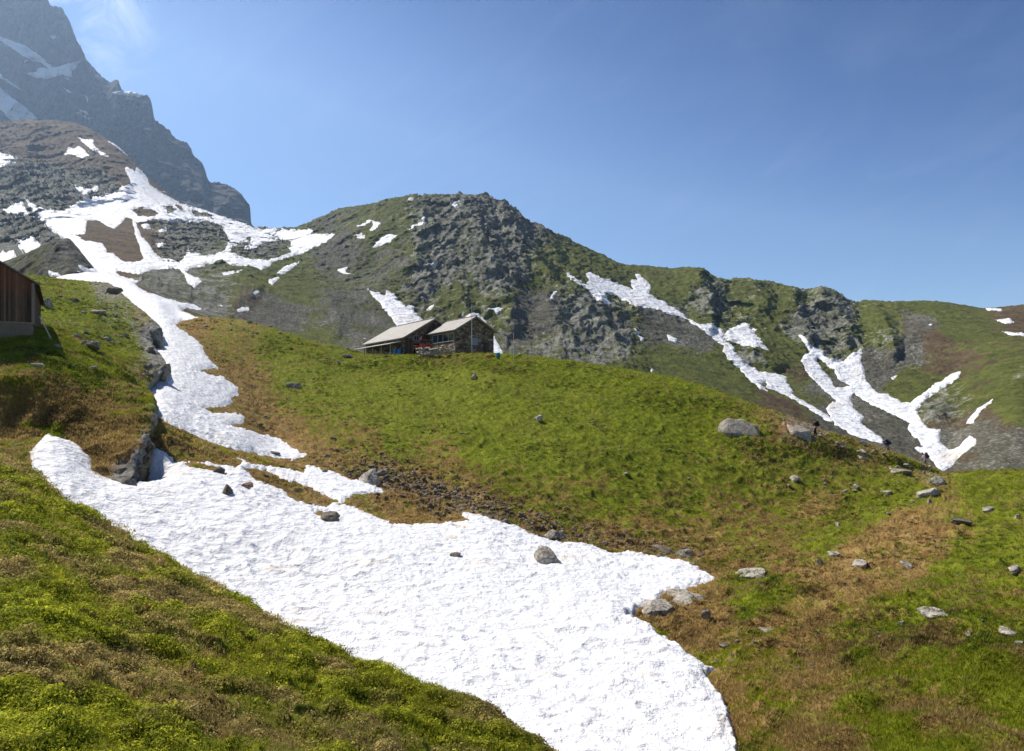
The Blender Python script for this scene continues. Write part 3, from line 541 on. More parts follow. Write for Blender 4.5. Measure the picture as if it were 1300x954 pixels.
# ------------------------------------------------------------------ far cliff
XC = np.arange(-240, 420, 1.1)
c2 = [(-240,-80,2800),(-120,-75,2800),(-60,-72,2800),(0,-60,2800),(40,-25,2750),(60,-2,2700),(66,8,2700),(76,8,2690),(84,20,2680),(92,36,2660),(97,50,2640),(104,62,2630),(110,76,2620),(120,86,2600),(130,97,2590),(140,104,2580),(149,101,2560),(156,116,2550),(170,119,2540),(186,121,2530),(192,130,2520),(196,150,2510),(204,157,2500),(214,165,2490),(224,176,2480),(238,182,2470),(246,196,2460),(256,206,2450),(266,230,2440),(280,232,2430),(294,238,2420),(306,246,2410),(315,258,2400),(317.5,264,2400),(319,284,2400),(328,291,2395),(345,302,2390),(420,350,2380)]
c1 = [(x, y+(330-y)*.5, Y-260) for x, y, Y in c2]
c0 = [(x, 350, 1950) for x in (-240, 100, 420)]
c3 = [(x, y+60, Y+300) for x, y, Y in c2]; c4 = [(x, 470, Y+900) for x, y, Y in c2]
WC, sC = loft([c0, c1, c2, c3, c4], XC, [150, 260, 20, 8], .3)
cx_, cy_ = to_px(WC)
SD_C = sample(sdf_map(S_CLIFF), cx_, cy_)
NC = normals(WC)
if NC[200, 200, 1] > 0: NC = -NC
pc = WC*[1, .6, .28]
pc = pc+30*np.stack([perlin(WC/150, 141), perlin(WC/150, 142), perlin(WC/150, 143)], -1)
tilt = WC@np.array([.35, .2, 1.]); led = WC.copy(); led[..., 0] *= .25; led[..., 1] *= .25; led[..., 2] = tilt*1.5
hC = 42*ridged(pc, 260, 4, .5, 145)+22*ridged(led, 170, 3, .5, 151)+9*ridged(WC*[1, .8, .5], 46, 3, .55, 155)+3.2*fbm(WC, 14, 2, .6, 158)
cr = np.exp(-((sC[:, None]+0*cx_-2)/.10)**2)
hC *= (1-.8*cr)
WC -= WC/np.linalg.norm(WC, axis=-1, keepdims=True)*(hC*1.35)[..., None]
WC[..., 2] += cr*5*ridged(WC*[1, .3, 0], 22, 3, .6, 161)
ZC = np.zeros(cx_.shape+(4,), np.float32); ZC[..., 2] = 1.4; ZC[..., 3] = .3
grid_mesh('cliff_terrain', WC, M_CLIFF, {'zone': ZC}, label='hazy blue grey cliff rising into the sky at the left')
snow_sheet('cliff_snow', WC, np.where(sC[:, None] > 2.02, -20, SD_C), np.full(cx_.shape, 9.), M_SNOWFAR, 'snow ledges on the far hazy cliff', False)

def at(x, y, sheet=None, tol=2.5):
    """nearest visible ground point seen at photo pixel (x, y) and the ground normal there"""
    best = None
    for S in ([sheet] if sheet else ['F', 'U', 'B']):
        sx, sy, W, N = SHEETS[S]
        d = (sx-x)**2+(sy-y)**2
        d = np.where(W[..., 1] < 1, 1e9, d)
        ok = d < tol*tol
        if not ok.any():
            if sheet: k = np.unravel_index(np.argmin(d), d.shape); return W[k], N[k]
            continue
        dd = np.where(ok, W[..., 1], 1e9); k = np.unravel_index(np.argmin(dd), dd.shape)
        if best is None or W[k][1] < best[0][1]: best = (W[k], N[k])
    if best is None: return at(x, y, 'B')
    return best
def up_n(W):
    n = normals(W); return np.where(n[..., 2:3] < 0, -n, n)
SHEETS = {'F': (*to_px(WF), WF, up_n(WF)), 'U': (*to_px(WU), WU, up_n(WU)), 'B': (*to_px(WB[:iM+1]), WB[:iM+1], up_n(WB[:iM+1])), 'S': (*to_px(VS), VS, up_n(VS))}
# ------------------------------------------------------------------ stones
def stone_mat(name, base, lichen=(.22, .23, .08)):
    m, t, b, co = new_mat(name, .9, .15)
    n = t.noise(co, 2.2, 8, .7); n2 = t.noise(co, 9, 6, .7); n3 = t.noise(co, 1.1, 4, .6, 1.)
    k = lambda f: tuple(min(1, c*f) for c in base)
    c = t.ramp(t.math('ADD', t.math('MULTIPLY', n, .5), t.math('MULTIPLY', n2, .5)), [(.36, k(.18)), (.45, k(.65)), (.53, k(1.05)), (.64, k(1.6))])
    c = t.mix(t.math('MULTIPLY', t.step(n3, .54, .66), .55), c, (*lichen, 1))
    t.l.new(c, b.inputs['Base Color']); bump(t, b, t.math('ADD', n, n2), .10)
    return m
M_STONE = stone_mat('grey_gneiss', (.33, .30, .25)); M_STONE_PALE = stone_mat('pale_gneiss', (.42, .385, .325), (.33, .33, .22))
M_STONE_DARK = stone_mat('dark_wet_rock', (.19, .165, .13), (.10, .11, .04)); M_STONE_RUST = stone_mat('rusty_rock', (.36, .20, .12), (.25, .2, .12))
M_STONE_BEIGE = stone_mat('beige_rock', (.42, .36, .29), (.3, .27, .18))
M_RUBBLE = stone_mat('earthy_rubble', (.24, .185, .125), (.14, .12, .05))
def ico(sub):
    import bmesh
    bm = bmesh.new(); bmesh.ops.create_icosphere(bm, subdivisions=sub, radius=1)
    P = np.array([v.co for v in bm.verts]); q = np.array([[v.index for v in f.verts] for f in bm.faces]); bm.free(); return P, q
ICO = {k: ico(k) for k in (2, 3, 4, 5)}
def stone_shape(seed, dims, sub=4, cuts=15, flat=False):
    r = np.random.default_rng(seed); P, q = ICO[sub]; P = P.copy()
    for _ in range(cuts):
        n = r.normal(size=3); n[2] *= .6; n /= np.linalg.norm(n); o = r.uniform(.42, .80)
        d = P@n-o; P -= np.clip(d, 0, None)[:, None]*n*.93
    if flat: P[:, 2] = np.clip(P[:, 2], -1, .55+.12*P[:, 0])
    nz = fbm(P+seed*3.1, .7, 4, .6, seed % 97)
    P *= (1+.13*nz)[:, None]
    P += .05*ridged(P+seed, .5, 2, .5, 5)[:, None]*P
    P = (P-(P.max(0)+P.min(0))/2)/((P.max(0)-P.min(0))/2)
    return P*np.array(dims)/2, q
stone_meshes = {}
def place_stone(x, y, wpx, hpx, label, mat=M_STONE, seed=1, rot=0., sheet=None, flat=False, depth=None, name='boulder', group=None, sub=4, cat='rock'):
    """x, y = foot of the stone in the photo; wpx, hpx = how wide and tall it shows"""
    W, N = at(x, y, sheet); Y = W[1]; s = Y/F_PX
    w, h = wpx*s, hpx*s; d = depth or w*.8
    if flat: h = hpx*s*.8
    P, q = stone_shape(seed, (w*1.06, d, h*1.55), sub, flat=flat)
    o = raw_mesh(name, P, q, mat, smooth=True)
    o.location = (W[0], W[1]+d*.30, W[2]-h*.02); 
    tilt = Vector((N[0]*.6, N[1]*.4, 1)).to_track_quat('Z', 'Y')
    o.rotation_euler = (tilt.to_matrix() @ Matrix.Rotation(rot, 3, 'Z')).to_euler()
    o['label'] = label; o['category'] = cat
    if group: o['group'] = group
    o.data.polygons.foreach_set('use_smooth', [sub > 3]*len(o.data.polygons))
    return o
BIG = [
 (467,613,46,26,'large pale grey boulder on brown rubble at the tip of the upper snow lobe',M_STONE_PALE,11,.3,None,False),
 (697,712,37,26,'angular grey boulder standing alone on the snow near its upper edge',M_STONE_PALE,12,.8,'S',False),
 (706,681,30,14,'smooth rounded grey boulder in the rubble just above the snow edge',M_STONE,13,.2,None,False),
 (940,551,50,26,'big grey lichen covered boulder on the green hillside left of the hikers',M_STONE,14,.1,None,False),
 (836,778,62,17,'long pale slab jutting into the right edge of the snow',M_STONE_PALE,15,.35,None,True),
 (868,763,56,13,'flat pale slab lying behind the long slab at the snow edge',M_STONE_PALE,16,.1,None,True),
 (896,784,15,20,'upright tilted grey stone in brown grass right of the snow edge slabs',M_STONE,17,.9,None,False),
 (289,625,20,16,'brown grey stone melted out on the snow below the turf strip',M_STONE_DARK,18,.5,'S',False),
 (313,616,15,7,'low brown stone on the snow right of a bigger brown stone',M_STONE_RUST,19,.1,'S',True),
 (276,601,20,14,'dark rounded rock at the end of the small turf strip in the snow',M_STONE_DARK,20,.4,None,False),
 (577,705,15,7,'small brown stone alone in the middle of the snowfield',M_STONE_DARK,21,.4,'S',True),
 (415,657,38,11,'long dark slab in the snow below the middle turf strip',M_STONE_DARK,22,-.3,'S',True),
 (1012,609,19,10,'grey pointed stone on green turf above the brown heather patch',M_STONE,23,.3,None,False),
 (1197,613,28,17,'cream coloured boulder on the crest where the right slope begins',M_STONE_PALE,24,.3,None,False),
 (1184,627,40,12,'pale flat slab lying on the slope just below the cream boulder',M_STONE_PALE,25,.35,None,True),
 (1189,782,42,12,'flat pale grey slab in green grass at the lower right',M_STONE_PALE,26,.1,None,True),
 (1290,724,22,9,'pale slab at the right edge in bright green grass',M_STONE_PALE,27,0,None,True),
 (1222,664,27,9,'dark low boulder in the brown heather of the right slope',M_STONE_DARK,28,.1,None,False),
 (1256,648,20,7,'pale grey flat stone on the right slope above the dark low boulder',M_STONE,29,.2,None,True),
 (1044,716,9,13,'small dark upright stone in the brown grass',M_STONE_DARK,30,.4,None,False),
 (1062,704,22,6,'pale flat slab beside the small dark upright stone',M_STONE_PALE,31,.1,None,True),
 (1096,717,30,9,'layered pale slab in dark brown heather',M_STONE_PALE,32,-.1,None,True),
 (1152,719,26,8,'thin tilted slab between brown heather and green grass',M_STONE,33,.3,None,True),
 (955,730,42,9,'long thin slab in brown grass right of the tip of the snow',M_STONE_PALE,34,.25,None,True),
 (845,698,37,7,'long dark slab along the upper edge of the snow near its right tip',M_STONE_DARK,35,0,None,True),
 (872,706,26,10,'broken pale rock beside the long dark slab above the snow',M_STONE,36,.1,None,False),
 (408,601,20,9,'dark stone at the upper edge of the small snow lobe',M_STONE_DARK,37,.2,None,False),
 (348,576,18,6,'dark flat stone at the lower edge of the upper snow tongue',M_STONE_DARK,38,.1,None,True),
 (683,532,13,9,'pale stone half hidden in lush green hillside turf',M_STONE_PALE,39,.2,None,False),
 (601,479,9,10,'small upright brown stone on the hillside below the hut',M_STONE_BEIGE,40,.4,None,False),
 (430,460,5,5,'tiny white stone on the grass crest left of the hut',M_STONE_PALE,41,.4,None,False),
 (371,491,18,8,'grey stone on the left flank of the green hill',M_STONE,42,.1,None,False),
 (1018,551,46,17,'broad beige bare rock outcrop beside the leading hiker',M_STONE_BEIGE,43,.1,None,True),
 (1003,543,18,14,'rusty brown broken rock at the left end of the beige outcrop',M_STONE_RUST,44,.5,None,True),
 (142,371,20,12,'dark rock on top of the knoll beside the snow gully',M_STONE_DARK,45,.1,'U',False),
 (47,464,18,7,'flat pale stone in the green turf of the knoll',M_STONE,46,.1,'U',True),
 (112,438,30,10,'broad grey slab in the turf in the middle of the knoll',M_STONE,47,.2,'U',True),
 (125,396,20,6,'grey slab high on the knoll',M_STONE,48,.2,'U',True),
 (58,388,12,14,'pale rock right behind the wooden barn',M_STONE,49,.2,'U',False),
 (1046,609,9,6,'small rust coloured stone right of the grey pointed stone',M_STONE_RUST,50,.2,None,False),
 (1126,625,16,7,'small bright slab above the green band of the right slope',M_STONE_PALE,51,.2,None,True),
 (1064,667,8,7,'small pale upright stone on the green strip of the right slope',M_STONE_PALE,52,.2,None,False),
 (1182,637,8,7,'small pale stone under the pale flat slab of the right slope',M_STONE_PALE,53,.2,None,False),
 (1230,806,10,8,'rounded grey stone right of the flat slab at the lower right',M_STONE_PALE,54,.2,None,False),
 (1145,791,9,8,'small pale pointed stone left of the flat slab at the lower right',M_STONE_PALE,55,.2,None,False),
 (1117,809,7,7,'small white stone in grass near the bottom right',M_STONE_PALE,56,.3,None,False),
 (1282,804,30,8,'cluster of pale slabs near the lower right corner',M_STONE_PALE,57,.1,None,True),
 (1295,816,14,7,'small pale slab at the right edge near the corner',M_STONE_PALE,58,.1,None,True),
 (975,800,28,6,'narrow dark slab on the brown grassy bank right of the snow',M_STONE,59,.5,None,True),
 (920,820,20,7,'dark flat stone in the brown bank near the bottom snow edge',M_STONE_DARK,60,.3,None,True),
 (25,572,26,14,'dark slab between the near slope and the knoll at the left edge',M_STONE_DARK,61,-.4,'U',False),
 (441,452,14,6,'dark rock pile end on the crest left of the hut',M_STONE_DARK,62,.1,None,False),
 (1150,600,36,9,'pale grey outcrop running down the turf below the last hiker',M_STONE,63,-.5,None,True),
 (308,827,7,4,'tiny pale stone in the near grass at the lower left',M_STONE_PALE,64,.1,'F',False),
 (1293,655,9,7,'white upright stone near the right edge on the slope',M_STONE_PALE,65,.3,None,False),
]
BIG += [(176,601,20,17,'dark wet rock at the foot of the knoll cliff where the snow has melted back',M_STONE_DARK,70,.3,'U',False),
 (184,585,15,17,'dark fractured rock in the middle of the crevice edge of the knoll',M_STONE_DARK,71,1.1,'U',False),(190,566,12,18,'tall dark rock at the top of the crevice beside the snow',M_STONE_DARK,72,2.,'U',False),
 (150,597,24,9,'dark stone bedded in brown turf just above the snow under the knoll',M_STONE_DARK,73,.2,'U',True),(199,432,17,24,'big grey crag block on the knoll edge above the snow gully',M_STONE,74,.4,'U',False),
 (208,470,18,16,'grey rock jutting from the knoll into the snow gully',M_STONE,75,1.4,'U',False),(196,533,10,15,'narrow grey rock on the knoll edge above the crevice',M_STONE,76,2.4,'U',False),(190,446,14,10,'grey ledge under the big crag block of the knoll',M_STONE,77,.9,'U',True)]
for b in BIG:
    x, y, wp, hp, lab, mt, sd_, rt, sh, fl = b
    if x > 890 and y > 600: wp, hp = wp*.86, hp*.78
    place_stone(x, y, wp, hp, lab, mt, sd_, rt, sh, fl, sub=4)
# crag edge of the knoll beside the crevice, rock ledges
# smaller stones, each its own object; they differ only by the strip they lie in
P_S = [stone_shape(200+i, (1, .8, .62), 3) for i in range(8)]
def small_mesh(i, mat):
    key = (i, mat.name)
    if key not in stone_meshes:
        P, q = P_S[i]; o = raw_mesh('stone', P, q, mat, smooth=False); stone_meshes[key] = o.data; bpy.data.objects.remove(o)
    return stone_meshes[key]
def scatter_stones(n, path, spread, size, label, group, mats, sheet=None):
    p = np.array(path, float)
    for k in range(n):
        a = rng.uniform(0, len(p)-1); i = int(min(a, len(p)-2)); c = p[i]+(p[i+1]-p[i])*(a-i)
        x, y = c+rng.normal(0, 1, 2)*spread
        if sample(SD_ALL, np.array(x), np.array(y)) > -1.5: continue
        W, N = at(x, y, sheet)
        wpx = size[0]+(size[1]-size[0])*rng.random()**2.2; s = W[1]/F_PX*wpx
        m = small_mesh(int(rng.integers(8)), mats[int(rng.integers(len(mats)))])
        o = bpy.data.objects.new('stone', m); C.objects.link(o)
        o.location = W+N*s*.08; o.scale = (s, s*rng.uniform(.7, 1.1), s*rng.uniform(.6, 1.15)); o.rotation_euler = (rng.normal(0, .2), rng.normal(0, .2), rng.uniform(0, 6.28))
        o['label'] = label; o['category'] = 'stone'; o['group'] = group
SD_ALL = np.maximum(sdf_map([S_LOW], H_LOW), sdf_map([S_MAIN], H_MAIN))
RB = 'small grey brown stone in the rubble strip above the snow edge'
scatter_stones(78, [(440,590),(500,605),(560,625),(620,648),(680,668),(740,685)], (16, 9), (4, 13), RB, 'stones in the rubble strip above the snow', [M_STONE, M_STONE_DARK, M_STONE, M_STONE_BEIGE])
scatter_stones(22, [(740,688),(800,697),(860,706),(890,716)], (12, 5), (4, 11), 'small stone on the brown rim above the right part of the snow', 'stones on the rim above the right snow', [M_STONE, M_STONE_DARK])
scatter_stones(22, [(930,790),(960,830),(1000,850)], (45, 22), (4, 10), 'small stone in brown grass right of the lower snow', 'stones in the brown grass bank', [M_STONE, M_STONE_BEIGE])
scatter_stones(26, [(900,600),(1000,625),(1090,615),(1120,640)], (60, 16), (3, 8), 'small pale stone scattered on the turf below the trail', 'pale stones on the turf below the trail', [M_STONE_PALE, M_STONE_PALE, M_STONE_BEIGE])
scatter_stones(22, [(1100,700),(1200,760),(1290,820)], (70, 32), (3, 8), 'small pale stone in the grass of the right slope', 'pale stones on the right slope', [M_STONE_PALE, M_STONE])
scatter_stones(34, [(1000,533),(1050,556),(1100,573),(1150,590),(1195,603)], (12, 4), (4, 12), 'pale stone along the hikers trail on the crest', 'stones along the trail', [M_STONE_PALE, M_STONE_BEIGE, M_STONE])
scatter_stones(16, [(300,500),(320,530),(380,575)], (26, 14), (4, 11), 'dark stone in brown grass beside the upper snow tongue', 'stones beside the upper snow tongue', [M_STONE_DARK, M_STONE])
scatter_stones(18, [(280,400),(310,412),(330,420)], (18, 5), (3, 9), 'pale broken stone on the crest left of the green hill', 'broken stones on the left crest', [M_STONE_PALE, M_STONE])
scatter_stones(20, [(230,570),(290,590),(340,605),(400,635)], (14, 6), (4, 10), 'dark stone on the turf strips between the snow', 'stones on the turf strips', [M_STONE_DARK, M_STONE])
scatter_stones(22, [(600,500),(700,540),(800,580)], (110, 35), (2, 5), 'tiny pale stone in the lush green hillside', 'tiny stones on the green hillside', [M_STONE_PALE])
scatter_stones(26, [(70,380),(120,410),(150,440),(190,470)], (28, 14), (5, 15), 'grey stone in the turf of the left knoll', 'stones on the left knoll', [M_STONE, M_STONE_DARK, M_STONE], 'U')
# fine rubble nobody could count
def rubble(n, path, spread, size, name, label):
    p = np.array(path, float); PP, QQ, off = [], [], 0; P0, q0 = ICO[2]
    a = rng.uniform(0, len(p)-1.001, n); i = a.astype(int); c = p[i]+(p[i+1]-p[i])*(a-i)[:, None]+rng.normal(0, 1, (n, 2))*spread
    sx, sy, W, N = SHEETS['B']
    ok = sample(SD_ALL, c[:, 0], c[:, 1]) < -1
    lut = LUTB
    for x, y in c[ok]:
        k = lut[int(np.clip(y-300, 0, 699)), int(np.clip(x+50, 0, 1449))]
        if k < 0: continue
        w = W.reshape(-1, 3)[k]; s = w[1]/F_PX*rng.uniform(*size)
        Q = P0*(1+.35*rng.standard_normal((len(P0), 1)).clip(-1, 1))*[s/2, s/2.4, s/3.2]
        t_ = rng.uniform(0, 6.28); R = np.array([[math.cos(t_), -math.sin(t_), 0], [math.sin(t_), math.cos(t_), 0], [0, 0, 1]])
        PP.append(Q@R+w); QQ.append(q0+off); off += len(P0)
    raw_mesh(name, np.concatenate(PP), np.concatenate(QQ), M_RUBBLE, kind='stuff', label=label, smooth=False)
sx, sy, W_, N_ = SHEETS['B']
LUTB = np.full((700, 1450), -1, np.int64)
fl_ = np.arange(sx.size).reshape(sx.shape)
for r in range(sx.shape[0]-1, -1, -1):
    jj = (sx[r]+50).astype(int); ii = (sy[r]-300).astype(int); o_ = (jj >= 0) & (jj < 1449) & (ii >= 0) & (ii < 699)
    for dj in (0, 1):
        LUTB[ii[o_], jj[o_]+dj] = fl_[r][o_]
rubble(1700, [(430,590),(500,605),(560,625),(620,648),(680,668),(740,685),(860,704)], (24, 12), (1.6, 6.5), 'rubble', 'fine grey rubble strewn along the upper rim of the snow')

# ------------------------------------------------------------------ turf and dwarf shrubs (stuff)
def plant_mat(name, trans):
    m = bpy.data.materials.new(name); m.use_nodes = True; t = NT(m.node_tree); b = t.n['Principled BSDF']
    at_ = t.n.new('ShaderNodeAttribute'); at_.attribute_name = 'tint'
    t.l.new(at_.outputs['Color'], b.inputs['Base Color']); b.inputs['Roughness'].default_value = .7; b.inputs['Specular IOR Level'].default_value = .12
    tr = t.n.new('ShaderNodeBsdfTranslucent'); t.l.new(at_.outputs['Color'], tr.inputs[0]); mx = t.n.new('ShaderNodeMixShader'); mx.inputs[0].default_value = trans
    t.l.new(b.outputs[0], mx.inputs[1]); t.l.new(tr.outputs[0], mx.inputs[2]); t.l.new(mx.outputs[0], t.n['Material Output'].inputs['Surface'])
    return m
M_BLADE = plant_mat('grass_blades', .45); M_LEAF = plant_mat('shrub_leaves', .4)
def pick(sheet, n, Z, SD, wfun):
    sx, sy, W, N = SHEETS[sheet]
    w = ((sx > -60) & (sx < 1360) & (sy < 1010) & (W[..., 1] > 2)).astype(float)
    v = -W/np.linalg.norm(W, axis=-1, keepdims=True)
    w *= np.clip((N*v).sum(-1)*12+.4, 0, 1)
    if SD is not None: w *= SD < -1.5
    w *= wfun(Z, sx, sy, W)
    w = w.ravel(); k = rng.choice(len(w), n, p=w/w.sum())
    Zk = Z.reshape(-1, 4)[k]
    jit = rng.uniform(-.5, .5, (n, 2))*(W.reshape(-1, 3)[k, 1:2]*.006)
    P = W.reshape(-1, 3)[k].copy(); P[:, :2] += jit
    return P, N.reshape(-1, 3)[k], Zk
def tint(P, Z, green, dry, scale=1.2):
    n = perlin(P/scale, 301)+.6*perlin(P/(scale*4), 302); g = Z[:, 0]/(Z[:, 0]+Z[:, 1]+.01)
    m = np.clip((g+n*1.0-.5)*3+.5, 0, 1)[:, None]; j = rng.random((len(P), 1))
    big = perlin(P/9., 303)[:, None]
    c = (np.array(green[0])*(1-j)+np.array(green[1])*j)*m+(np.array(dry[0])*(1-j)+np.array(dry[1])*j)*(1-m)
    return 1.24*c*(1+.5*np.clip(n, -.7, .7)[:, None])*(1+.35*big)
def blades(name, P, N, Zk, h, w, per, cols, label, spread=.5):
    n = len(P); T = tint(P, Zk, *cols)
    base = np.repeat(P, per, 0); hh = np.repeat(h, per)*rng.uniform(.5, 1.2, n*per); ww = np.repeat(w, per)
    a = rng.uniform(0, 6.283, n*per); d = np.stack([np.cos(a), np.sin(a), 0*a], -1)
    r = np.repeat(h, per)*spread*rng.random(n*per)
    base = base+d*r[:, None]; base[:, 2] -= hh*.15
    side = np.stack([-np.sin(a), np.cos(a), 0*a], -1)*ww[:, None]*.5
    tip = base+d*(hh*rng.uniform(.2, .9, n*per))[:, None]; tip[:, 2] += hh
    V = np.stack([base-side, base+side, tip], 1).reshape(-1, 3); q = np.arange(len(V)).reshape(-1, 3)
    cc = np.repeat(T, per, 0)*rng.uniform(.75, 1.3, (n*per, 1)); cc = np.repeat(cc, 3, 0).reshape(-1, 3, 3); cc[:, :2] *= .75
    return raw_mesh(name, V, q, M_BLADE, {'tint': cc.reshape(-1, 3)}, kind='stuff', label=label, smooth=False)
def leaves(name, P, N, Zk, rad, leaf, per, cols, label, flatz=.6):
    n = len(P); T = tint(P, Zk, *cols)
    u = rng.normal(size=(n*per, 3)); u /= np.linalg.norm(u, axis=1, keepdims=True); u[:, 2] = np.abs(u[:, 2])
    R = np.repeat(rad, per)[:, None]; pos = np.repeat(P, per, 0)+u*R*rng.uniform(.5, 1., (n*per, 1))*[1, 1, flatz]
    a = rng.normal(size=(n*per, 3)); a = a-(a*u).sum(1, keepdims=True)*u*.6; a /= np.linalg.norm(a, axis=1, keepdims=True)
    b = np.cross(a, u); b /= np.linalg.norm(b, axis=1, keepdims=True)+1e-6
    L = np.repeat(leaf, per)[:, None]*rng.uniform(.6, 1.3, (n*per, 1))
    V = np.stack([pos-a*L*.5, pos+b*L*.28, pos+a*L*.5, pos-b*L*.28], 1).reshape(-1, 3); q = np.arange(len(V)).reshape(-1, 4)
    cc = np.repeat(T*rng.uniform(.6, 1.3, (n, 1)), per, 0)*rng.uniform(.6, 1.4, (n*per, 1))
    return raw_mesh(name, V, q, M_LEAF, {'tint': np.repeat(cc, 4, 0)}, kind='stuff', label=label, smooth=False)
CG = (((.11, .15, .008), (.25, .26, .016)), ((.24, .16, .05), (.48, .36, .14)))
CF = (((.13, .155, .010), (.32, .32, .025)), ((.25, .185, .06), (.50, .41, .15)))
CS = (((.018, .04, .006), (.055, .09, .012)), ((.05, .028, .01), (.12, .07, .025)))
norock = lambda Z, x, y, W: np.clip(1.1-Z[..., 2]*1.4, .02, 1)
ZBn, SDn = ZB[:iM+1], SD_B[:iM+1]
P, N, Zk = pick('B', int(150000*DENS), ZBn, SDn, lambda Z, x, y, W: norock(Z, x, y, W)*(y > 380)*(W[..., 1] < 140))
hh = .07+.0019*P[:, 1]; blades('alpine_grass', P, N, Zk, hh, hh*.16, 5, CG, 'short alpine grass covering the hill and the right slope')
P, N, Zk = pick('B', int(9500*DENS), ZBn, SDn, lambda Z, x, y, W: norock(Z, x, y, W)*(y > 400)*(W[..., 1] < 120)*(fbm(W, 5, 2, .5, 401) > .12))
leaves('dwarf_shrubs', P, N, Zk, .07+.0026*P[:, 1], .018+.0011*P[:, 1], 26, CS, 'low dark dwarf shrubs dotted over the hill and the right slope', .45)
P, N, Zk = pick('U', int(42000*DENS), ZU, None, lambda Z, x, y, W: norock(Z, x, y, W)*(cu < 5))
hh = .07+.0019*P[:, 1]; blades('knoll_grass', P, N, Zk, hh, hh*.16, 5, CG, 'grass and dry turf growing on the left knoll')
P, N, Zk = pick('U', int(3500*DENS), ZU, None, lambda Z, x, y, W: norock(Z, x, y, W)*(cu < 5)*(fbm(W, 4, 2, .5, 402) > .08))
leaves('knoll_shrubs', P, N, Zk, .07+.0026*P[:, 1], .018+.0011*P[:, 1], 26, CS, 'low dark shrubs growing on the left knoll', .45)
vis = lambda Z, x, y, W: (W[..., 1] < 23)*1.0
P, N, Zk = pick('F', int(30000*DENS), ZF, None, vis)
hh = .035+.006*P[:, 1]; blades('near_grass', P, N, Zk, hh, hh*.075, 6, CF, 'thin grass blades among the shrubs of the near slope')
P, N, Zk = pick('F', int(24000*DENS), ZF, None, lambda Z, x, y, W: vis(Z, x, y, W)*(.08+np.clip((fbm(W, 1.6, 3, .55, 403)+.1)*3, 0, 1)))
leaves('near_shrubs', P, N, Zk, .05+.010*P[:, 1], .015+.0027*P[:, 1], 34, CF, 'leafy bilberry shrubs covering the near slope at the lower left', .55)
# ------------------------------------------------------------------ built things
def empty(name, loc, label, cat, group=None, rz=0.):
    o = bpy.data.objects.new(name, None); C.objects.link(o); o.location = loc; o.rotation_euler = (0, 0, rz); o.empty_display_size = .2
    o['label'] = label; o['category'] = cat
    if group: o['group'] = group
    return o
class MB:
    def __init__(s): s.v = []; s.f = []
    def poly(s, pts, faces):
        k = len(s.v); s.v += [tuple(p) for p in pts]; s.f += [tuple(i+k for i in f) for f in faces]; return s
    def box(s, a, b):
        (x0, y0, z0), (x1, y1, z1) = a, b
        return s.poly([(x0,y0,z0),(x1,y0,z0),(x1,y1,z0),(x0,y1,z0),(x0,y0,z1),(x1,y0,z1),(x1,y1,z1),(x0,y1,z1)],
                      [(0,3,2,1),(4,5,6,7),(0,1,5,4),(1,2,6,5),(2,3,7,6),(3,0,4,7)])
    def prism(s, prof, a, b, axis='y'):
        """profile in (x,z) swept along y, or in (y,z) swept along x"""
        n = len(prof)
        P = [(p[0], a, p[1]) if axis == 'y' else (a, p[0], p[1]) for p in prof]+[(p[0], b, p[1]) if axis == 'y' else (b, p[0], p[1]) for p in prof]
        return s.poly(P, [tuple(range(n)), tuple(range(2*n-1, n-1, -1))]+[(i, i+n, (i+1) % n+n, (i+1) % n) for i in range(n)])
    def tube(s, a, b, r0, r1=None, n=8):
        a, b = Vector(a), Vector(b); r1 = r0 if r1 is None else r1; z = (b-a).normalized(); x = z.orthogonal().normalized(); y = z.cross(x)
        P = [a+(x*math.cos(t)+y*math.sin(t))*r0 for t in [6.2832*i/n for i in range(n)]]+[b+(x*math.cos(t)+y*math.sin(t))*r1 for t in [6.2832*i/n for i in range(n)]]
        return s.poly(P, [tuple(range(n-1, -1, -1)), tuple(range(n, 2*n))]+[(i, (i+1) % n, (i+1) % n+n, i+n) for i in range(n)])
    def build(s, name, mat, parent=None, bevel=0, smooth=False):
        import bmesh
        me = bpy.data.meshes.new(name); me.from_pydata(s.v, [], s.f)
        bm = bmesh.new(); bm.from_mesh(me); bmesh.ops.recalc_face_normals(bm, faces=bm.faces)
        if bevel: bmesh.ops.bevel(bm, geom=list(bm.edges), offset=bevel, segments=1, affect='EDGES', profile=.5)
        bm.to_mesh(me); bm.free()
        me.materials.append(mat); o = bpy.data.objects.new(name, me); C.objects.link(o)
        if parent: o.parent = parent
        if smooth: me.polygons.foreach_set('use_smooth', [True]*len(me.polygons))
        return o
def stonework():
    m, t, b, co = new_mat('rubble_masonry', .92, .15)
    vo = t.n.new('ShaderNodeTexVoronoi'); t.l.new(t.scale(co, (1, 1, 1.7)), vo.inputs['Vector']); vo.inputs['Scale'].default_value = 2.6
    ve = t.n.new('ShaderNodeTexVoronoi'); ve.feature = 'DISTANCE_TO_EDGE'; t.l.new(t.scale(co, (1, 1, 1.7)), ve.inputs['Vector']); ve.inputs['Scale'].default_value = 2.6
    sp = t.n.new('ShaderNodeSeparateColor'); t.l.new(vo.outputs['Color'], sp.inputs[0])
    c = t.ramp(sp.outputs[0], [(0, (.07, .048, .030)), (.35, (.17, .12, .08)), (.65, (.24, .18, .125)), (.9, (.36, .29, .22))])
    c = t.mix(1., c, t.ramp(t.noise(co, 8, 6, .7), [(.3, (.6, .6, .6)), (.7, (1.2, 1.2, 1.2))]), 'MULTIPLY')
    j = t.step(ve.outputs['Distance'], .0, .07); c = t.mix(j, (.06, .052, .045, 1), c)
    t.l.new(c, b.inputs['Base Color']); bump(t, b, j, .05); return m
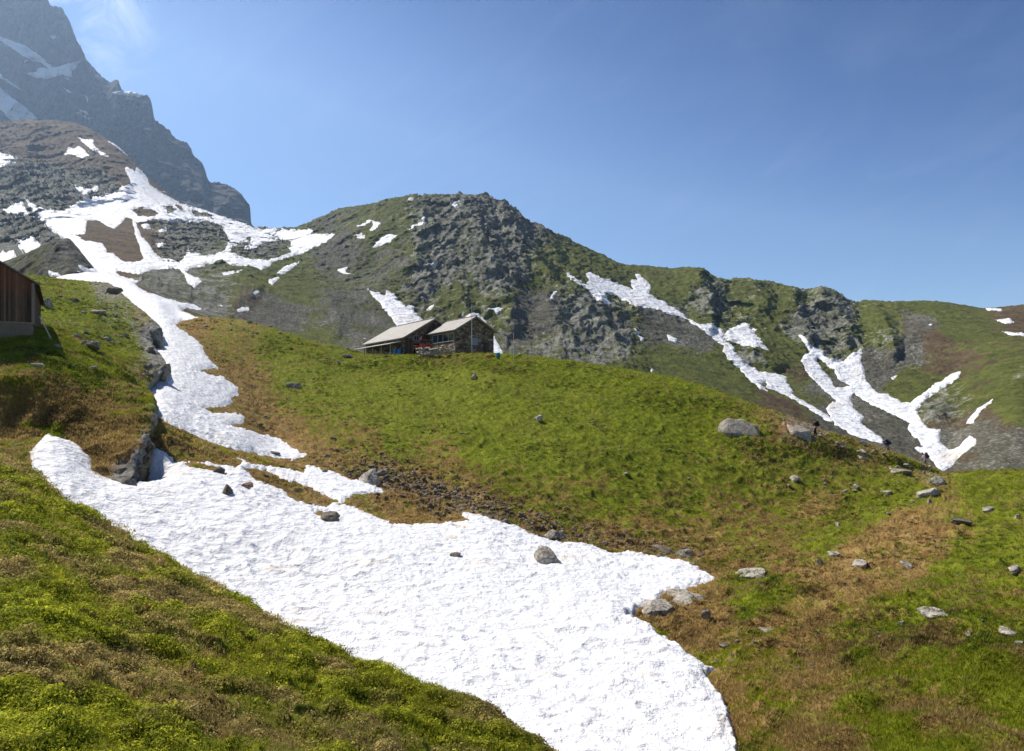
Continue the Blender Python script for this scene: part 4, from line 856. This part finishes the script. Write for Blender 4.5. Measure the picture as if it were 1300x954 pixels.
def planks(name, cols, width=.16, rust=.55):
    m, t, b, co = new_mat(name, .85, .15)
    sp = t.n.new('ShaderNodeSeparateXYZ'); t.l.new(co, sp.inputs[0])
    u = t.math('DIVIDE', t.math('ADD', sp.outputs[0], sp.outputs[1]), width); idn = t.math('FLOOR', u); fr = t.math('FRACT', u)
    wn = t.n.new('ShaderNodeTexWhiteNoise'); wn.noise_dimensions = '1D'; t.l.new(idn, wn.inputs['W'])
    st = t.noise(t.scale(co, (9, 9, .7)), 2.2, 7, .7)
    c = t.ramp(t.math('ADD', t.math('MULTIPLY', wn.outputs[0], .45), t.math('MULTIPLY', st, .6)), cols)
    e = t.math('MULTIPLY', t.step(fr, .0, .07), t.step(fr, 1., .93)); c = t.mix(e, (.012, .009, .007, 1), c)
    top = t.step(t.math('ADD', sp.outputs[2], t.math('MULTIPLY', st, 1.2)), 2.5, 3.6)
    c = t.mix(t.math('MULTIPLY', top, rust), c, (.20, .06, .022, 1))
    t.l.new(c, b.inputs['Base Color']); bump(t, b, t.math('ADD', e, st), .02); return m
def roofing():
    m, t, b, co = new_mat('fibre_cement_roofing', .7, .3)
    sp = t.n.new('ShaderNodeSeparateXYZ'); t.l.new(co, sp.inputs[0])
    w = t.math('SINE', t.math('MULTIPLY', sp.outputs[1], 6.2832/.6)); n = t.noise(co, 1.6, 7, .7); n2 = t.noise(t.scale(co, (.4, 5, .4)), 2, 5, .7)
    c = t.ramp(t.math('ADD', t.math('MULTIPLY', n, .5), t.math('MULTIPLY', n2, .5)), [(.35, (.17, .155, .135)), (.5, (.32, .30, .27)), (.65, (.45, .43, .40))])
    l = t.step(w, .86, .98); c = t.mix(t.math('MULTIPLY', l, .35), c, (.2, .18, .15, 1))
    t.l.new(c, b.inputs['Base Color']); bump(t, b, w, .025); return m
M_WALL = stonework(); M_ROOF = roofing()
M_BARN = planks('weathered_planks', [(.2, (.022, .015, .010)), (.45, (.07, .045, .03)), (.7, (.15, .10, .065)), (.95, (.26, .20, .15))], rust=.38)
M_DKWOOD = planks('dark_hut_boards', [(.2, (.03, .022, .016)), (.5, (.075, .055, .04)), (.9, (.15, .11, .08))], rust=0.)
M_TRIM = simple('weathered_trim', (.19, .155, .125), .3, 4); M_METAL = simple('pale_metal', (.62, .62, .62), .1, 3, .45, .5)
M_PLASTER = simple('grey_plaster', (.15, .13, .10), .3, 1.4); M_GLASS = simple('window_glass', (.018, .026, .035), .2, 2, .08, .8, bumpd=0)
M_FRAME = simple('window_frame_paint', (.30, .33, .35), .12, 4); M_BLACK = simple('dark_opening', (.012, .011, .010), .2, 2)
M_RED = simple('red_fabric', (.50, .045, .03), .2, 5); M_BLUE = simple('blue_plastic', (.03, .20, .48), .15, 4, .45, .4); M_TEAL = simple('teal_fabric', (.02, .16, .20), .2, 6)
M_WHITE = simple('white_paint', (.75, .74, .70), .08, 6); M_ORANGE = simple('orange_fabric', (.48, .19, .06), .2, 6); M_POLE = simple('galvanised_pole', (.45, .45, .44), .1, 3, .5, .4)

def wing(name, E, L, half, eave_h, rise, zg, label, over=.45):
    """local frame: x = along the gable front, y = along the ridge away from the camera; origin = near eave corner on the ground"""
    rz = math.atan2(.53, .85)
    o = empty(name, (E[0], E[1], zg), label, 'hut', rz=rz)
    w = 2*half; pr = [(0, -2.5), (w, -2.5), (w, eave_h-.12), (half, eave_h+rise-.14), (0, eave_h-.12)]
    wall = MB().prism(pr, .0, L-.01).build('wall', M_WALL, o)
    sl = rise/half; t_ = .12
    rf = MB()
    pl = [(-over, eave_h-over*sl), (half, eave_h+rise), (half, eave_h+rise+t_), (-over, eave_h-over*sl+t_)]
    rf.prism(pl, -.5, L+.3)
    pr2 = [(w+over, eave_h-over*sl), (w+over, eave_h-over*sl+t_), (half+.002, eave_h+rise+t_), (half+.002, eave_h+rise)]
    rf.prism(pr2, -.5, L+.3)
    r = rf.build('roof', M_ROOF, o)
    mb = MB(); mb.prism([(-over-.02, eave_h-over*sl-.16), (half, eave_h+rise-.17), (half, eave_h+rise-.02), (-over-.02, eave_h-over*sl-.01)], -.54, -.46)
    mb.prism([(w+over+.02, eave_h-over*sl-.16), (w+over+.02, eave_h-over*sl-.01), (half+.002, eave_h+rise-.02), (half+.002, eave_h+rise-.17)], -.54, -.46)
    mb.build('bargeboard', M_TRIM, r)
    MB().tube((-over-.07, -.5, eave_h-over*sl+.02), (-over-.07, L+.3, eave_h-over*sl+.02), .07).build('gutter', M_TRIM, r)
    MB().tube((half, -.52, eave_h+rise+t_+.03), (half, L+.32, eave_h+rise+t_+.03), .09).build('ridge_cap', M_TRIM, r)
    return o, wall, r
ZL = 5.35
hutL, wL, rL = wing('mountain_hut', (-15.4, 98, 0), 16.2, 4.6, 2.85, 2.75, ZL, 'long stone mountain hut with pale roof, the wing farther left on the hill crest')
# window, shutters, door, canopy on the left wing
def window(parent, x0, x1, z0, z1, y, panes, curtain=False, side=None):
    f = MB()
    mk = (lambda a, b: MB().box(a, b))
    if side is None:
        fr = MB().box((x0-.06, y-.07, z0-.06), (x1+.06, y-.02, z0)); fr.box((x0-.06, y-.07, z1), (x1+.06, y-.02, z1+.06)); fr.box((x0-.06, y-.07, z0), (x0, y-.02, z1)); fr.box((x1, y-.07, z0), (x1+.06, y-.02, z1))
        for k in range(1, panes): xx = x0+(x1-x0)*k/panes; fr.box((xx-.03, y-.07, z0), (xx+.03, y-.02, z1))
        w_ = fr.build('window', M_FRAME, parent); MB().box((x0, y-.045, z0), (x1, y-.03, z1)).build('pane', M_GLASS, w_)
    else:       # in the long side wall, x = 0 plane, facing -x
        fr = MB().box((-.09, x0-.07, z0-.07), (-.02, x1+.07, z0)); fr.box((-.09, x0-.07, z1), (-.02, x1+.07, z1+.07)); fr.box((-.09, x0-.07, z0), (-.02, x0, z1)); fr.box((-.09, x1, z0), (-.02, x1+.07, z1))
        for k in range(1, panes): xx = x0+(x1-x0)*k/panes; fr.box((-.09, xx-.05, z0), (-.02, xx+.05, z1))
        w_ = fr.build('window', M_FRAME, parent); MB().box((-.05, x0, z0), (-.03, x1, z1)).build('pane', M_GLASS, w_)
    return w_
dr = MB().box((1.35, -.06, 0), (2.35, -.01, 1.95)).build('door', M_BLACK, hutL); MB().box((1.25, -.09, 0), (1.35, -.0, 2.05)).box((2.35, -.09, 0), (2.45, 0, 2.05)).box((1.35, -.09, 1.95), (2.35, 0, 2.05)).build('door_frame', M_TRIM, dr)
window(hutL, 1.5, 2.15, 2.35, 3.0, 0, 2)
def shutter(parent, x, z):
    s = MB().box((x, -.10, z), (x+.34, -.02, z+.78)).build('shutter', M_RED, parent)
    MB().poly([(x+.02, -.106, z+.1), (x+.32, -.106, z+.45), (x+.32, -.106, z+.68), (x+.02, -.106, z+.33), (x+.02, -.12, z+.1), (x+.32, -.12, z+.45), (x+.32, -.12, z+.68), (x+.02, -.12, z+.33)], [(0,1,2,3),(7,6,5,4),(0,4,5,1),(1,5,6,2),(2,6,7,3),(3,7,4,0)]).build('painted_stripe', M_WHITE, s)
shutter(hutL, 2.3, 2.3); MB().box((1.1, -.10, 2.3), (1.42, -.02, 3.05)).build('shutter', M_TRIM, hutL)
MB().prism([(.02, -.1), (1.15, -.1), (1.15, 2.6), (.02, 2.4)], -.09, -.015).build('timber_cladding', M_DKWOOD, hutL)
MB().prism([(2.6, 2.6), (6.6, 2.6), (5.2, 4.35), (4.6, 5.05), (4.0, 4.6)], -.08, -.012).build('gable_boarding', M_DKWOOD, hutL)
cn = MB().prism([(-1.9, 1.78), (-.02, 2.2), (-.02, 2.29), (-1.9, 1.87)], .8, 15.6).build('canopy', M_METAL, hutL)
for k in range(5): MB().box((-1.82, .9+3.6*k, -1.2), (-1.70, 1.02+3.6*k, 1.775)).build('post', M_TRIM, cn)
for k in range(3): window(hutL, 3.2+4*k, 4.4+4*k, .8, 1.6, 0, 2, side=1)
MB().box((6.2, 7, 3.6), (6.9, 7.7, 5.4)).build('chimney', M_WALL, rL)
ZR = 5.35
hutR, wR, rR = wing('mountain_hut', (-7.64, 92, 0), 8.2, 3.0, 3.35, 1.8, ZR, 'smaller stone hut wing with a window band under its eave, nearer and to the right', .35)
window(hutR, .3, 6.9, 1.85, 2.9, 0, 4, side=1)
window(hutR, 2.6, 3.4, 1.4, 2.2, 0, 2)
MB().box((4.3, -.06, -.2), (5.2, -.01, 1.75)).build('door', M_DKWOOD, hutR)
MB().box((-.13, .1, 2.98), (-.02, 8.1, 3.12)).build('lintel', M_TRIM, hutR)

# terrace wall, benches, poles
def rough_wall(name, pts, h, th, label, seed):
    """dry stone wall as stacked irregular blocks in one mesh"""
    PP, QQ, off = [], [], 0; r = np.random.default_rng(seed)
    for a, b in zip(pts[:-1], pts[1:]):
        a, b = np.array(a), np.array(b); L = np.linalg.norm(b-a); n = int(L/.38)+1
        for lay in range(int(h/.24)+1):
            for k in range(n):
                if r.random() < .12*lay: continue
                P, q = P_S[int(r.integers(8))]; s = np.array([r.uniform(.42, .6), th*r.uniform(.8, 1.2), r.uniform(.3, .42)])*1.15
                c = a+(b-a)*((k+.5*(lay % 2))/n)+np.array([0, 0, .12+lay*.24]); t_ = math.atan2(b[1]-a[1], b[0]-a[0])+r.normal(0, .15)
                R = np.array([[math.cos(t_), math.sin(t_), 0], [-math.sin(t_), math.cos(t_), 0], [0, 0, 1]])
                PP.append((P*s)@R+c); QQ.append(q+off); off += len(P)
    o = raw_mesh(name, np.concatenate(PP), np.concatenate(QQ), M_STONE_BEIGE, smooth=False); o['label'] = label; o['category'] = 'wall'; return o
def gp(x, y, up=0.): 
    W, N = at(x, y, 'B', 3.5); return np.array([W[0], W[1], W[2]+up])
def wpx(x, y, Y): return to_world(x, y, Y)
rough_wall('terrace_wall', [wpx(531,453,93), wpx(546,452,91), wpx(562,450,90), wpx(576,449,90)], 1.0, .5, 'low dry stone terrace wall in front of the hut windows', 5)
rough_wall('terrace_wall', [wpx(470,451,108), wpx(486,452.5,104), wpx(498,454,99)], .5, .45, 'low rubble wall along the grass in front of the left hut canopy', 6)
def bench(loc, rz, label, mat):
    o = empty('picnic_bench', loc, label, 'bench', rz=rz)
    MB().box((-.8, -.35, .70), (.8, .35, .76)).build('table_top', mat, o)
    for s_ in (-1, 1): MB().box((-.8, s_*.62-.13, .42), (.8, s_*.62+.13, .46)).build('seat', mat, o)
    for s_ in (-.6, .6):
        MB().box((s_-.03, -.7, .36), (s_+.03, .7, .42)).box((s_-.03, -.28, 0), (s_+.03, -.20, .70)).box((s_-.03, .20, 0), (s_+.03, .28, .70)).build('leg', M_TRIM, o)
    return o
g0 = wpx(534, 446, 93.8); bench((g0[0], g0[1], g0[2]), .5, 'red topped picnic bench in front of the hut door', M_RED)
g0 = wpx(541, 444.5, 92.6); bench((g0[0], g0[1], g0[2]), .3, 'second red picnic bench, nearer the window band of the hut', M_RED)
g0 = wpx(489, 451, 103); bench((g0[0], g0[1], g0[2]), 1.0, 'dark wooden picnic bench under the left hut canopy', M_DKWOOD)
def barrel(loc, label):
    o = empty('barrel', loc, label, 'barrel')
    n = 14; pr = [(0, 0), (.27, 0), (.31, .2), (.33, .45), (.31, .7), (.27, .9), (0, .9)]
    V = [(r_*math.cos(6.2832*i/n), r_*math.sin(6.2832*i/n), z) for r_, z in pr for i in range(n)]
    Fc = [(j*n+i, j*n+(i+1) % n, (j+1)*n+(i+1) % n, (j+1)*n+i) for j in range(len(pr)-1) for i in range(n)]
    MB().poly(V, Fc).build('body', M_BLUE, o, smooth=True); MB().tube((0, 0, .9), (0, 0, .96), .29, .29, 14).build('lid', M_BLUE, o); return o
g0 = wpx(502, 452, 99.2); barrel((g0[0], g0[1], g0[2]), 'blue plastic barrel, the left of two under the hut canopy')
g0 = wpx(507, 452.4, 98.4); barrel((g0[0], g0[1], g0[2]), 'blue plastic barrel, the right of two beside the corner of the hut')
# mast in front of the gable
g = wpx(599, 449, 90.5)
ms = empty('mast', g, 'thin metal mast with a stay wire before the stone gable', 'mast')
MB().tube((0, 0, -.5), (0, 0, 6.5), .06, .035).build('pole', M_POLE, ms); MB().tube((0, 0, 6.2), (-1.3, .6, 5.2), .03).build('stay', M_POLE, ms); MB().tube((-1.3, .6, 5.0), (-1.05, .6, 5.55), .13).build('wind_cone', M_WHITE, ms)
g = gp(650, 454); pl = empty('flag_pole', g, 'thin pole with a small red pennant right of the hut', 'pole')
MB().tube((0, 0, -.3), (0, 0, 3.4), .05, .03).build('pole', M_POLE, pl)
import bmesh
fv = [(.03, .0, 2.6), (.12, .03, 2.62), (.20, -.02, 2.68), (.19, -.03, 3.0), (.11, .03, 3.05), (.03, 0, 3.1)]
MB().poly(fv+[(a, b+.012, c) for a, b, c in fv], [(0,1,4,5),(1,2,3,4),(11,10,7,6),(10,9,8,7),(0,6,7,1),(1,7,8,2),(2,8,9,3),(3,9,10,4),(4,10,11,5),(5,11,6,0)]).build('pennant', M_RED, pl)
g = gp(672, 455); pl = empty('wooden_post', g, 'slender wooden post on the hill crest, rightmost of the poles by the hut', 'post'); MB().tube((0, 0, -.3), (0, 0, 1.5), .05, .045).build('shaft', M_TRIM, pl); MB().box((-.22, -.03, 1.15), (.22, .03, 1.3)).build('crosspiece', M_TRIM, pl)

def soft_bag(name, loc, size, mat, label, parent=None, seed=3, cat='bag'):
    P, q = ICO[3]; P = P.copy(); P = np.sign(P)*np.abs(P)**.75; P *= (1+.08*fbm(P+seed, .8, 2, .5, seed))[:, None]; P *= np.array(size)/2/np.abs(P).max(0)
    P[:, 2] += size[2]/2
    o = raw_mesh(name, P, q, mat); o.location = loc
    if parent: o.parent = parent
    else: o['label'] = label; o['category'] = cat
    return o
g = gp(631, 452.5); bg_ = soft_bag('rucksack', g, (.55, .4, .75), M_TEAL, 'teal rucksack standing on the crest right of the hut', seed=4); soft_bag('pocket', (0, -.2, .1), (.35, .14, .36), M_TEAL, '', bg_, 5)
g = gp(622, 451); bg_ = soft_bag('rucksack', g, (.8, .45, .42), M_ORANGE, 'orange brown bag lying at the right corner of the hut', seed=6); soft_bag('pocket', (.1, -.2, .05), (.4, .14, .25), M_ORANGE, '', bg_, 7)

# ------------------------------------------------------------------ barn at the left edge
bz = 3.75
barn = empty('wooden_barn', (-29.4, 42, bz), 'old dark plank barn on a low masonry base at the left edge', 'barn', rz=0)
ax = np.array([-.84, -.545]); dy = np.array([-.545, .84])          # front direction, length direction
def bp(u, v, z): return (ax[0]*u+dy[0]*v, ax[1]*u+dy[1]*v, z)
Wd, Ln, eh, rs = 4.2, 12.2, 3.05, 1.33
def bprism(prof, v0, v1):
    n = len(prof); P = [bp(u, v0, z) for u, z in prof]+[bp(u, v1, z) for u, z in prof]
    return P, [tuple(range(n)), tuple(range(2*n-1, n-1, -1))]+[(i, i+n, (i+1) % n+n, (i+1) % n) for i in range(n)]
mb = MB(); mb.poly(*bprism([(.06, -1.6), (Wd-.06, -1.6), (Wd-.06, .6), (.06, .6)], .06, Ln-.06)).build('masonry_base', M_PLASTER, barn)
mb = MB(); wallb = mb.poly(*bprism([(0, .6), (Wd, .6), (Wd, eh), (Wd/2, eh+rs), (0, eh)], 0, Ln)).build('plank_wall', M_BARN, barn)
rf = MB(); sl = rs/(Wd/2)
rf.poly(*bprism([(-.28, eh-.28*sl+.03), (Wd/2, eh+rs+.03), (Wd/2, eh+rs+.13), (-.28, eh-.28*sl+.13)], -.22, Ln+.2)); rf.poly(*bprism([(Wd+.28, eh-.28*sl+.03), (Wd+.28, eh-.28*sl+.13), (Wd/2+.002, eh+rs+.13), (Wd/2+.002, eh+rs+.03)], -.22, Ln+.2))
rb = rf.build('roof', simple('old_roof_boards', (.12, .10, .085), .35, 3), barn)
mb = MB(); mb.poly(*bprism([(-.02, .52), (Wd+.02, .52), (Wd+.02, .62), (-.02, .62)], -.04, Ln+.04)).build('sill_beam', M_TRIM, wallb)
mb = MB(); mb.poly([bp(-.03, -.03, .62), bp(.12, -.03, .62), bp(.12, .1, .62), bp(-.03, .1, .62), bp(-.03, -.03, eh), bp(.12, -.03, eh), bp(.12, .1, eh), bp(-.03, .1, eh)], [(0,1,2,3),(4,5,6,7),(0,1,5,4),(1,2,6,5),(2,3,7,6),(3,0,4,7)]).build('corner_post', M_TRIM, wallb)
mb = MB(); mb.tube(bp(-.3, -.05, 1.0), bp(-.9, .8, -.4), .035).build('downpipe', M_POLE, barn)

# ------------------------------------------------------------------ hikers
M_SKIN = simple('skin', (.50, .30, .22), .08, 8, .6); M_HAIR = simple('hair', (.05, .03, .02), .3, 20); M_CAP = simple('cap', (.06, .06, .07), .15, 8)
M_NAVY = simple('navy_fabric', (.02, .025, .05), .25, 9); M_DARK = simple('black_fabric', (.018, .018, .022), .25, 9); M_LILAC = simple('pale_shirt', (.52, .48, .55), .1, 9)
M_PLUM = simple('plum_fabric', (.10, .055, .085), .25, 9); M_BOOT = simple('boot_leather', (.07, .045, .03), .3, 9); M_SHORT = simple('grey_trousers', (.16, .14, .13), .2, 9)
def skinned(name, verts, edges, radii, mat, parent=None, sub=2, root=0):
    me = bpy.data.meshes.new(name); me.from_pydata(verts, edges, []); o = bpy.data.objects.new(name, me); C.objects.link(o)
    m = o.modifiers.new('skin', 'SKIN'); m.use_smooth_shade = True
    for i, r in enumerate(radii): me.skin_vertices[0].data[i].radius = (r, r) if not isinstance(r, tuple) else r
    for i in range(len(verts)): me.skin_vertices[0].data[i].use_root = (i == root)
    s_ = o.modifiers.new('sub', 'SUBSURF'); s_.levels = sub; s_.render_levels = sub
    dg = bpy.context.evaluated_depsgraph_get(); me2 = bpy.data.meshes.new_from_object(o.evaluated_get(dg)); bpy.data.objects.remove(o)
    me2.name = name; me2.materials.clear(); me2.materials.append(mat); o = bpy.data.objects.new(name, me2); C.objects.link(o)
    me2.polygons.foreach_set('use_smooth', [True]*len(me2.polygons))
    if parent: o.parent = parent
    return o
def hiker(loc, rz, lean, label, shirt, legs, pack, phase, packscale=1., poles=True, bare=False):
    """local frame: walks towards +x; z up, origin between the feet"""
    o = empty('person', loc, label, 'person', 'hikers on the crest trail', rz)
    hip = Vector((0, 0, .92)); c, s = math.cos(lean), math.sin(lean)
    U = lambda x, y, z: (hip.x+x*c+z*s, y, hip.z+z*c-x*s)
    st = .30*phase
    # one continuous body: legs, trunk, neck, head, arms and hands
    V = [(hip.x, 0, .92), U(0, 0, .16), U(0, 0, .34), U(0, 0, .48), U(.02, 0, .58), U(.05, 0, .67), U(.06, 0, .78)]
    R = [.145, .135, .155, .12, .055, .092, .085]; E = [(0,1),(1,2),(2,3),(3,4),(4,5),(5,6)]
    def chain(start, pts, rad):
        k = start
        for p_, r_ in zip(pts, rad): V.append(p_); R.append(r_); E.append((k, len(V)-1)); k = len(V)-1
        return k
    for sgn in (-1, 1):
        f = sgn*st
        chain(0, [(.01, sgn*.11, .86), (.5*f+.06, sgn*.11, .50), (f-.01, sgn*.11, .12), (f, sgn*.11, .05), (f+.14, sgn*.12, .035)], [.10, .065, .042, .042, .035])
    for sgn in (-1, 1):
        sh = U(0, sgn*.19, .46); el = U(.12-.08*sgn*phase, sgn*.25, .20); 
        el = Vector(el); wr = el+Vector((.22, -sgn*.02, -.02+.06*sgn*phase)); w_ = chain(3, [sh, tuple(el), tuple(wr), tuple(wr+Vector((.06, 0, -.01)))], [.06, .042, .028, .030])
        for q_ in range(4): chain(w_, [tuple(wr+Vector((.11, (q_-1.5)*.02, -.015))), tuple(wr+Vector((.13, (q_-1.5)*.02, -.05-.004*q_)))], [.010, .009])
        chain(w_, [tuple(wr+Vector((.07, -sgn*.04, .02))), tuple(wr+Vector((.11, -sgn*.045, 0)))], [.011, .009])
        if poles:
            h_ = wr+Vector((.11, 0, -.03)); gz = Vector((h_.x+.12+.15*sgn*phase, h_.y+sgn*.05, -.02)); MB().tube(tuple(h_+Vector((0, 0, .1))), tuple(gz), .016, .01).build('trekking_pole', M_POLE, o)
    b = skinned('body', V, E, R, M_SKIN, o)
    # clothing shells
    tv = [U(0, 0, -.02), U(0, 0, .16), U(0, 0, .34), U(0, 0, .47), U(.01, 0, .54)]; tr = [.165, .155, .175, .145, .085]; te = [(0,1),(1,2),(2,3),(3,4)]
    for sgn in (-1, 1):
        k = len(tv); sh = U(0, sgn*.19, .46); el = Vector(U(.12-.08*sgn*phase, sgn*.25, .20)); tv += [sh, tuple(el)]; tr += [.082, .062]; te += [(3, k), (k, k+1)]
        if not bare: wr = el+Vector((.19, -sgn*.02, -.02+.05*sgn*phase)); tv.append(tuple(wr)); tr.append(.045); te.append((k+1, k+2))
    skinned('shirt', tv, te, tr, shirt, b, root=1)
    lv = [(0, 0, .96), (0, 0, .90)]; lr = [.155, .165]; le = [(0, 1)]
    for sgn in (-1, 1):
        f = sgn*st; k = len(lv); lv += [(.01, sgn*.11, .82), (.5*f+.06, sgn*.11, .50)]; lr += [.115, .085]; le += [(1, k), (k, k+1)]
        if not bare: lv.append((f-.01, sgn*.11, .14)); lr.append(.065); le.append((k+1, k+2))
    skinned('trousers', lv, le, lr, legs, b, root=1)
    for sgn in (-1, 1):
        f = sgn*st; skinned('boot', [(f-.02, sgn*.11, .17), (f-.02, sgn*.11, .06), (f+.10, sgn*.12, .045), (f+.18, sgn*.12, .04)], [(0,1),(1,2),(2,3)], [.058, .055, .048, .035], M_BOOT, b, root=1)
    # head details: hair under a cap, nose, ears, eyes
    hc = Vector(U(.055, 0, .74))
    P, q = ICO[3]
    cap = P*np.array([.105, .098, .075]); cap = cap[:, :]; keep_ = np.where(cap[:, 2] < -.01, -.01, cap[:, 2]); cap[:, 2] = keep_; cp_ = raw_mesh('cap', cap, q, M_CAP); cp_.location = hc+Vector((-.01, 0, .05)); cp_.rotation_euler = (0, lean*.6, 0); cp_.parent = b
    MB().prism([(.06, -.012), (.19, -.03), (.19, -.02), (.06, .004)], -.06, .06).build('visor', M_CAP, cp_)
    hr = P*np.array([.10, .094, .085]); hr[:, 0] = np.minimum(hr[:, 0], .01); h2_ = raw_mesh('hair', hr, q, M_HAIR); h2_.location = hc+Vector((-.012, 0, -.0)); h2_.parent = b
    skinned('nose', [tuple(hc+Vector((.085, 0, .01))), tuple(hc+Vector((.108, 0, -.02)))], [(0, 1)], [.010, .014], M_SKIN, b, 1)
    for sgn in (-1, 1):
        e_ = raw_mesh('eye', P*.011, q, M_DARK); e_.location = hc+Vector((.082, sgn*.035, .012)); e_.parent = b
        e_ = raw_mesh('ear', P*np.array([.018, .010, .03]), q, M_SKIN); e_.location = hc+Vector((.0, sgn*.093, -.005)); e_.parent = b
    MB().box((.084, -.022, -.055), (.094, .022, -.048)).build('mouth', M_RED, b).location = hc
    # rucksack on the back
    pk = soft_bag('rucksack', U(-.27*packscale-.02, 0, .02), (.30*packscale, .36*packscale, .58*packscale), pack, '', o, 8)
    pk.rotation_euler = (0, lean, 0)
    soft_bag('pocket', (-.15*packscale, 0, .08), (.12, .26, .26), pack, '', pk, 9); soft_bag('lid', (0, 0, .52*packscale), (.30, .32, .14), pack, '', pk, 10)
    for sgn in (-1, 1): skinned('strap', [(.12*packscale, sgn*.11, .50*packscale), (.30, sgn*.12, .53*packscale), (.43, sgn*.12, .36*packscale), (.36, sgn*.13, .16), (.14, sgn*.14, .08)], [(0,1),(1,2),(2,3),(3,4)], [.02]*5, M_DARK, pk, 1)
    return o
def on_trail(x, y): W, N = at(x, y, 'B', 3.); return (W[0], W[1], W[2]-.02)
hiker(on_trail(1037, 552), math.pi-.35, .12, 'slim hiker all in black standing upright by the beige rocks, farthest up the trail', M_DARK, M_DARK, M_DARK, .35, .8)
hiker(on_trail(1127, 574.5), math.pi-.25, .75, 'hiker bent forward under a big navy rucksack, middle of the three on the trail', M_NAVY, M_SHORT, M_NAVY, .9, 1.15, bare=True)
hiker(on_trail(1177, 592), math.pi-.3, .32, 'hiker in a pale shirt with a plum rucksack against the snow, last on the trail', M_LILAC, M_SHORT, M_PLUM, .9, 1.1, bare=True)
# ------------------------------------------------------------------ camera, light, air
cam = bpy.data.cameras.new('camera'); co_ = bpy.data.objects.new('camera', cam); C.objects.link(co_)
cam.sensor_width = 36; cam.lens = 36*F_PX/1300; cam.clip_start = .1; cam.clip_end = 12000
co_.rotation_euler = (math.radians(90), 0, 0)
cam.shift_y = (HY-477)/1300.
cam.shift_x = 0
SC.camera = co_
AZ, EL = math.radians(-54), math.radians(50)        # azimuth from +Y, negative = to the left
sd = Vector((math.sin(AZ)*math.cos(EL), math.cos(AZ)*math.cos(EL), math.sin(EL)))
sun = bpy.data.lights.new('sun', 'SUN'); so = bpy.data.objects.new('sun', sun); C.objects.link(so)
sun.energy = 5; sun.angle = math.radians(.5); sun.color = (1, .93, .82)
so.rotation_euler = (-sd).to_track_quat('-Z', 'Y').to_euler()
w = bpy.data.worlds.new('World'); SC.world = w; w.use_nodes = True
t = NT(w.node_tree); bg = t.n['Background']
sky = t.n.new('ShaderNodeTexSky'); sky.sky_type = 'NISHITA'; sky.sun_disc = False
sky.sun_elevation = EL; sky.sun_rotation = AZ; sky.altitude = 2200; sky.air_density = 1.0; sky.dust_density = .1; sky.ozone_density = 4.0
gc = t.n.new('ShaderNodeTexCoord').outputs['Generated']
nrm = t.n.new('ShaderNodeVectorMath'); nrm.operation = 'NORMALIZE'; t.l.new(gc, nrm.inputs[0])
stretch = t.scale(nrm.outputs[0], (2.2, 2.2, 9))
rot = t.n.new('ShaderNodeVectorRotate'); rot.rotation_type = 'EULER_XYZ'; rot.inputs['Rotation'].default_value = (.0, .5, .3); t.l.new(nrm.outputs[0], rot.inputs[0])
cv = t.scale(rot.outputs[0], (1.6, 1.6, 7))
ci = t.noise(cv, 2.2, 8, .62, 1.4)
cir = t.math('MULTIPLY', t.step(ci, .45, .85), .045)
def puff(x, y, rad, seed_s, lo, hi, amt):
    d = Vector(to_world(x, y, 1.)).normalized()
    dp = t.n.new('ShaderNodeVectorMath'); dp.operation = 'DISTANCE'; t.l.new(nrm.outputs[0], dp.inputs[0]); dp.inputs[1].default_value = d
    near_ = t.step(dp.outputs['Value'], rad, rad*.2)
    n = t.noise(nrm.outputs[0], seed_s, 8, .62, .6)
    return t.math('MULTIPLY', t.math('MULTIPLY', near_, t.step(n, lo, hi)), amt)
cl = t.math('ADD', cir, t.math('ADD', puff(92, 0, .11, 14, .42, .66, .5), puff(1190, 40, .30, 5, 0.45, .75, .05)), True)
sx3 = t.n.new('ShaderNodeSeparateXYZ'); t.l.new(nrm.outputs[0], sx3.inputs[0])
deep = t.ramp(t.math('ADD', sx3.outputs[2], t.math('MULTIPLY', sx3.outputs[0], .25)), [(.18, (1., .99, .97)), (.32, (1., .99, .98)), (.40, (.60, .71, .86)), (.48, (.22, .42, .66)), (.60, (.05, .24, .50))])
skyc = t.mix(1., sky.outputs[0], deep, 'MULTIPLY')
lum = t.mix(cl, skyc, (7.5, 8.0, 8.8, 1))
t.l.new(lum, bg.inputs['Color']); bg.inputs['Strength'].default_value = .095
# air
def haze_box(x0, x1, y0, y1, z0, z1, dens):
    P = np.array([(x, y, z) for x in (x0, x1) for y in (y0, y1) for z in (z0, z1)], float)
    q = np.array([(0,1,3,2),(4,6,7,5),(0,4,5,1),(2,3,7,6),(0,2,6,4),(1,5,7,3)])
    m = bpy.data.materials.new('haze'); m.use_nodes = True; nt = m.node_tree
    nt.nodes.remove(nt.nodes['Principled BSDF']); v = nt.nodes.new('ShaderNodeVolumePrincipled')
    v.inputs['Color'].default_value = (.46, .67, 1, 1); v.inputs['Density'].default_value = dens; v.inputs['Anisotropy'].default_value = .45
    nt.links.new(v.outputs[0], nt.nodes['Material Output'].inputs['Volume'])
    return raw_mesh('haze', P, q, m, kind='stuff', label='thin blue summer haze in the mountain air', smooth=False)
if USE_HAZE: haze_box(-3600, 4400, -12, 4300, float(min(WB[..., 2].min(), WC[..., 2].min()))-1, 1980, .000075)
SC.view_settings.view_transform = 'Standard'; SC.view_settings.look = 'None'; SC.view_settings.gamma = 1; SC.view_settings.exposure = 0.64
SC.view_settings.use_curve_mapping = False
SC.render.engine = 'CYCLES'; SC.cycles.use_denoising = True
SC.cycles.max_bounces = 6; SC.cycles.diffuse_bounces = 3; SC.cycles.transmission_bounces = 3; SC.cycles.volume_bounces = 0
SC.cycles.transparent_max_bounces = 6
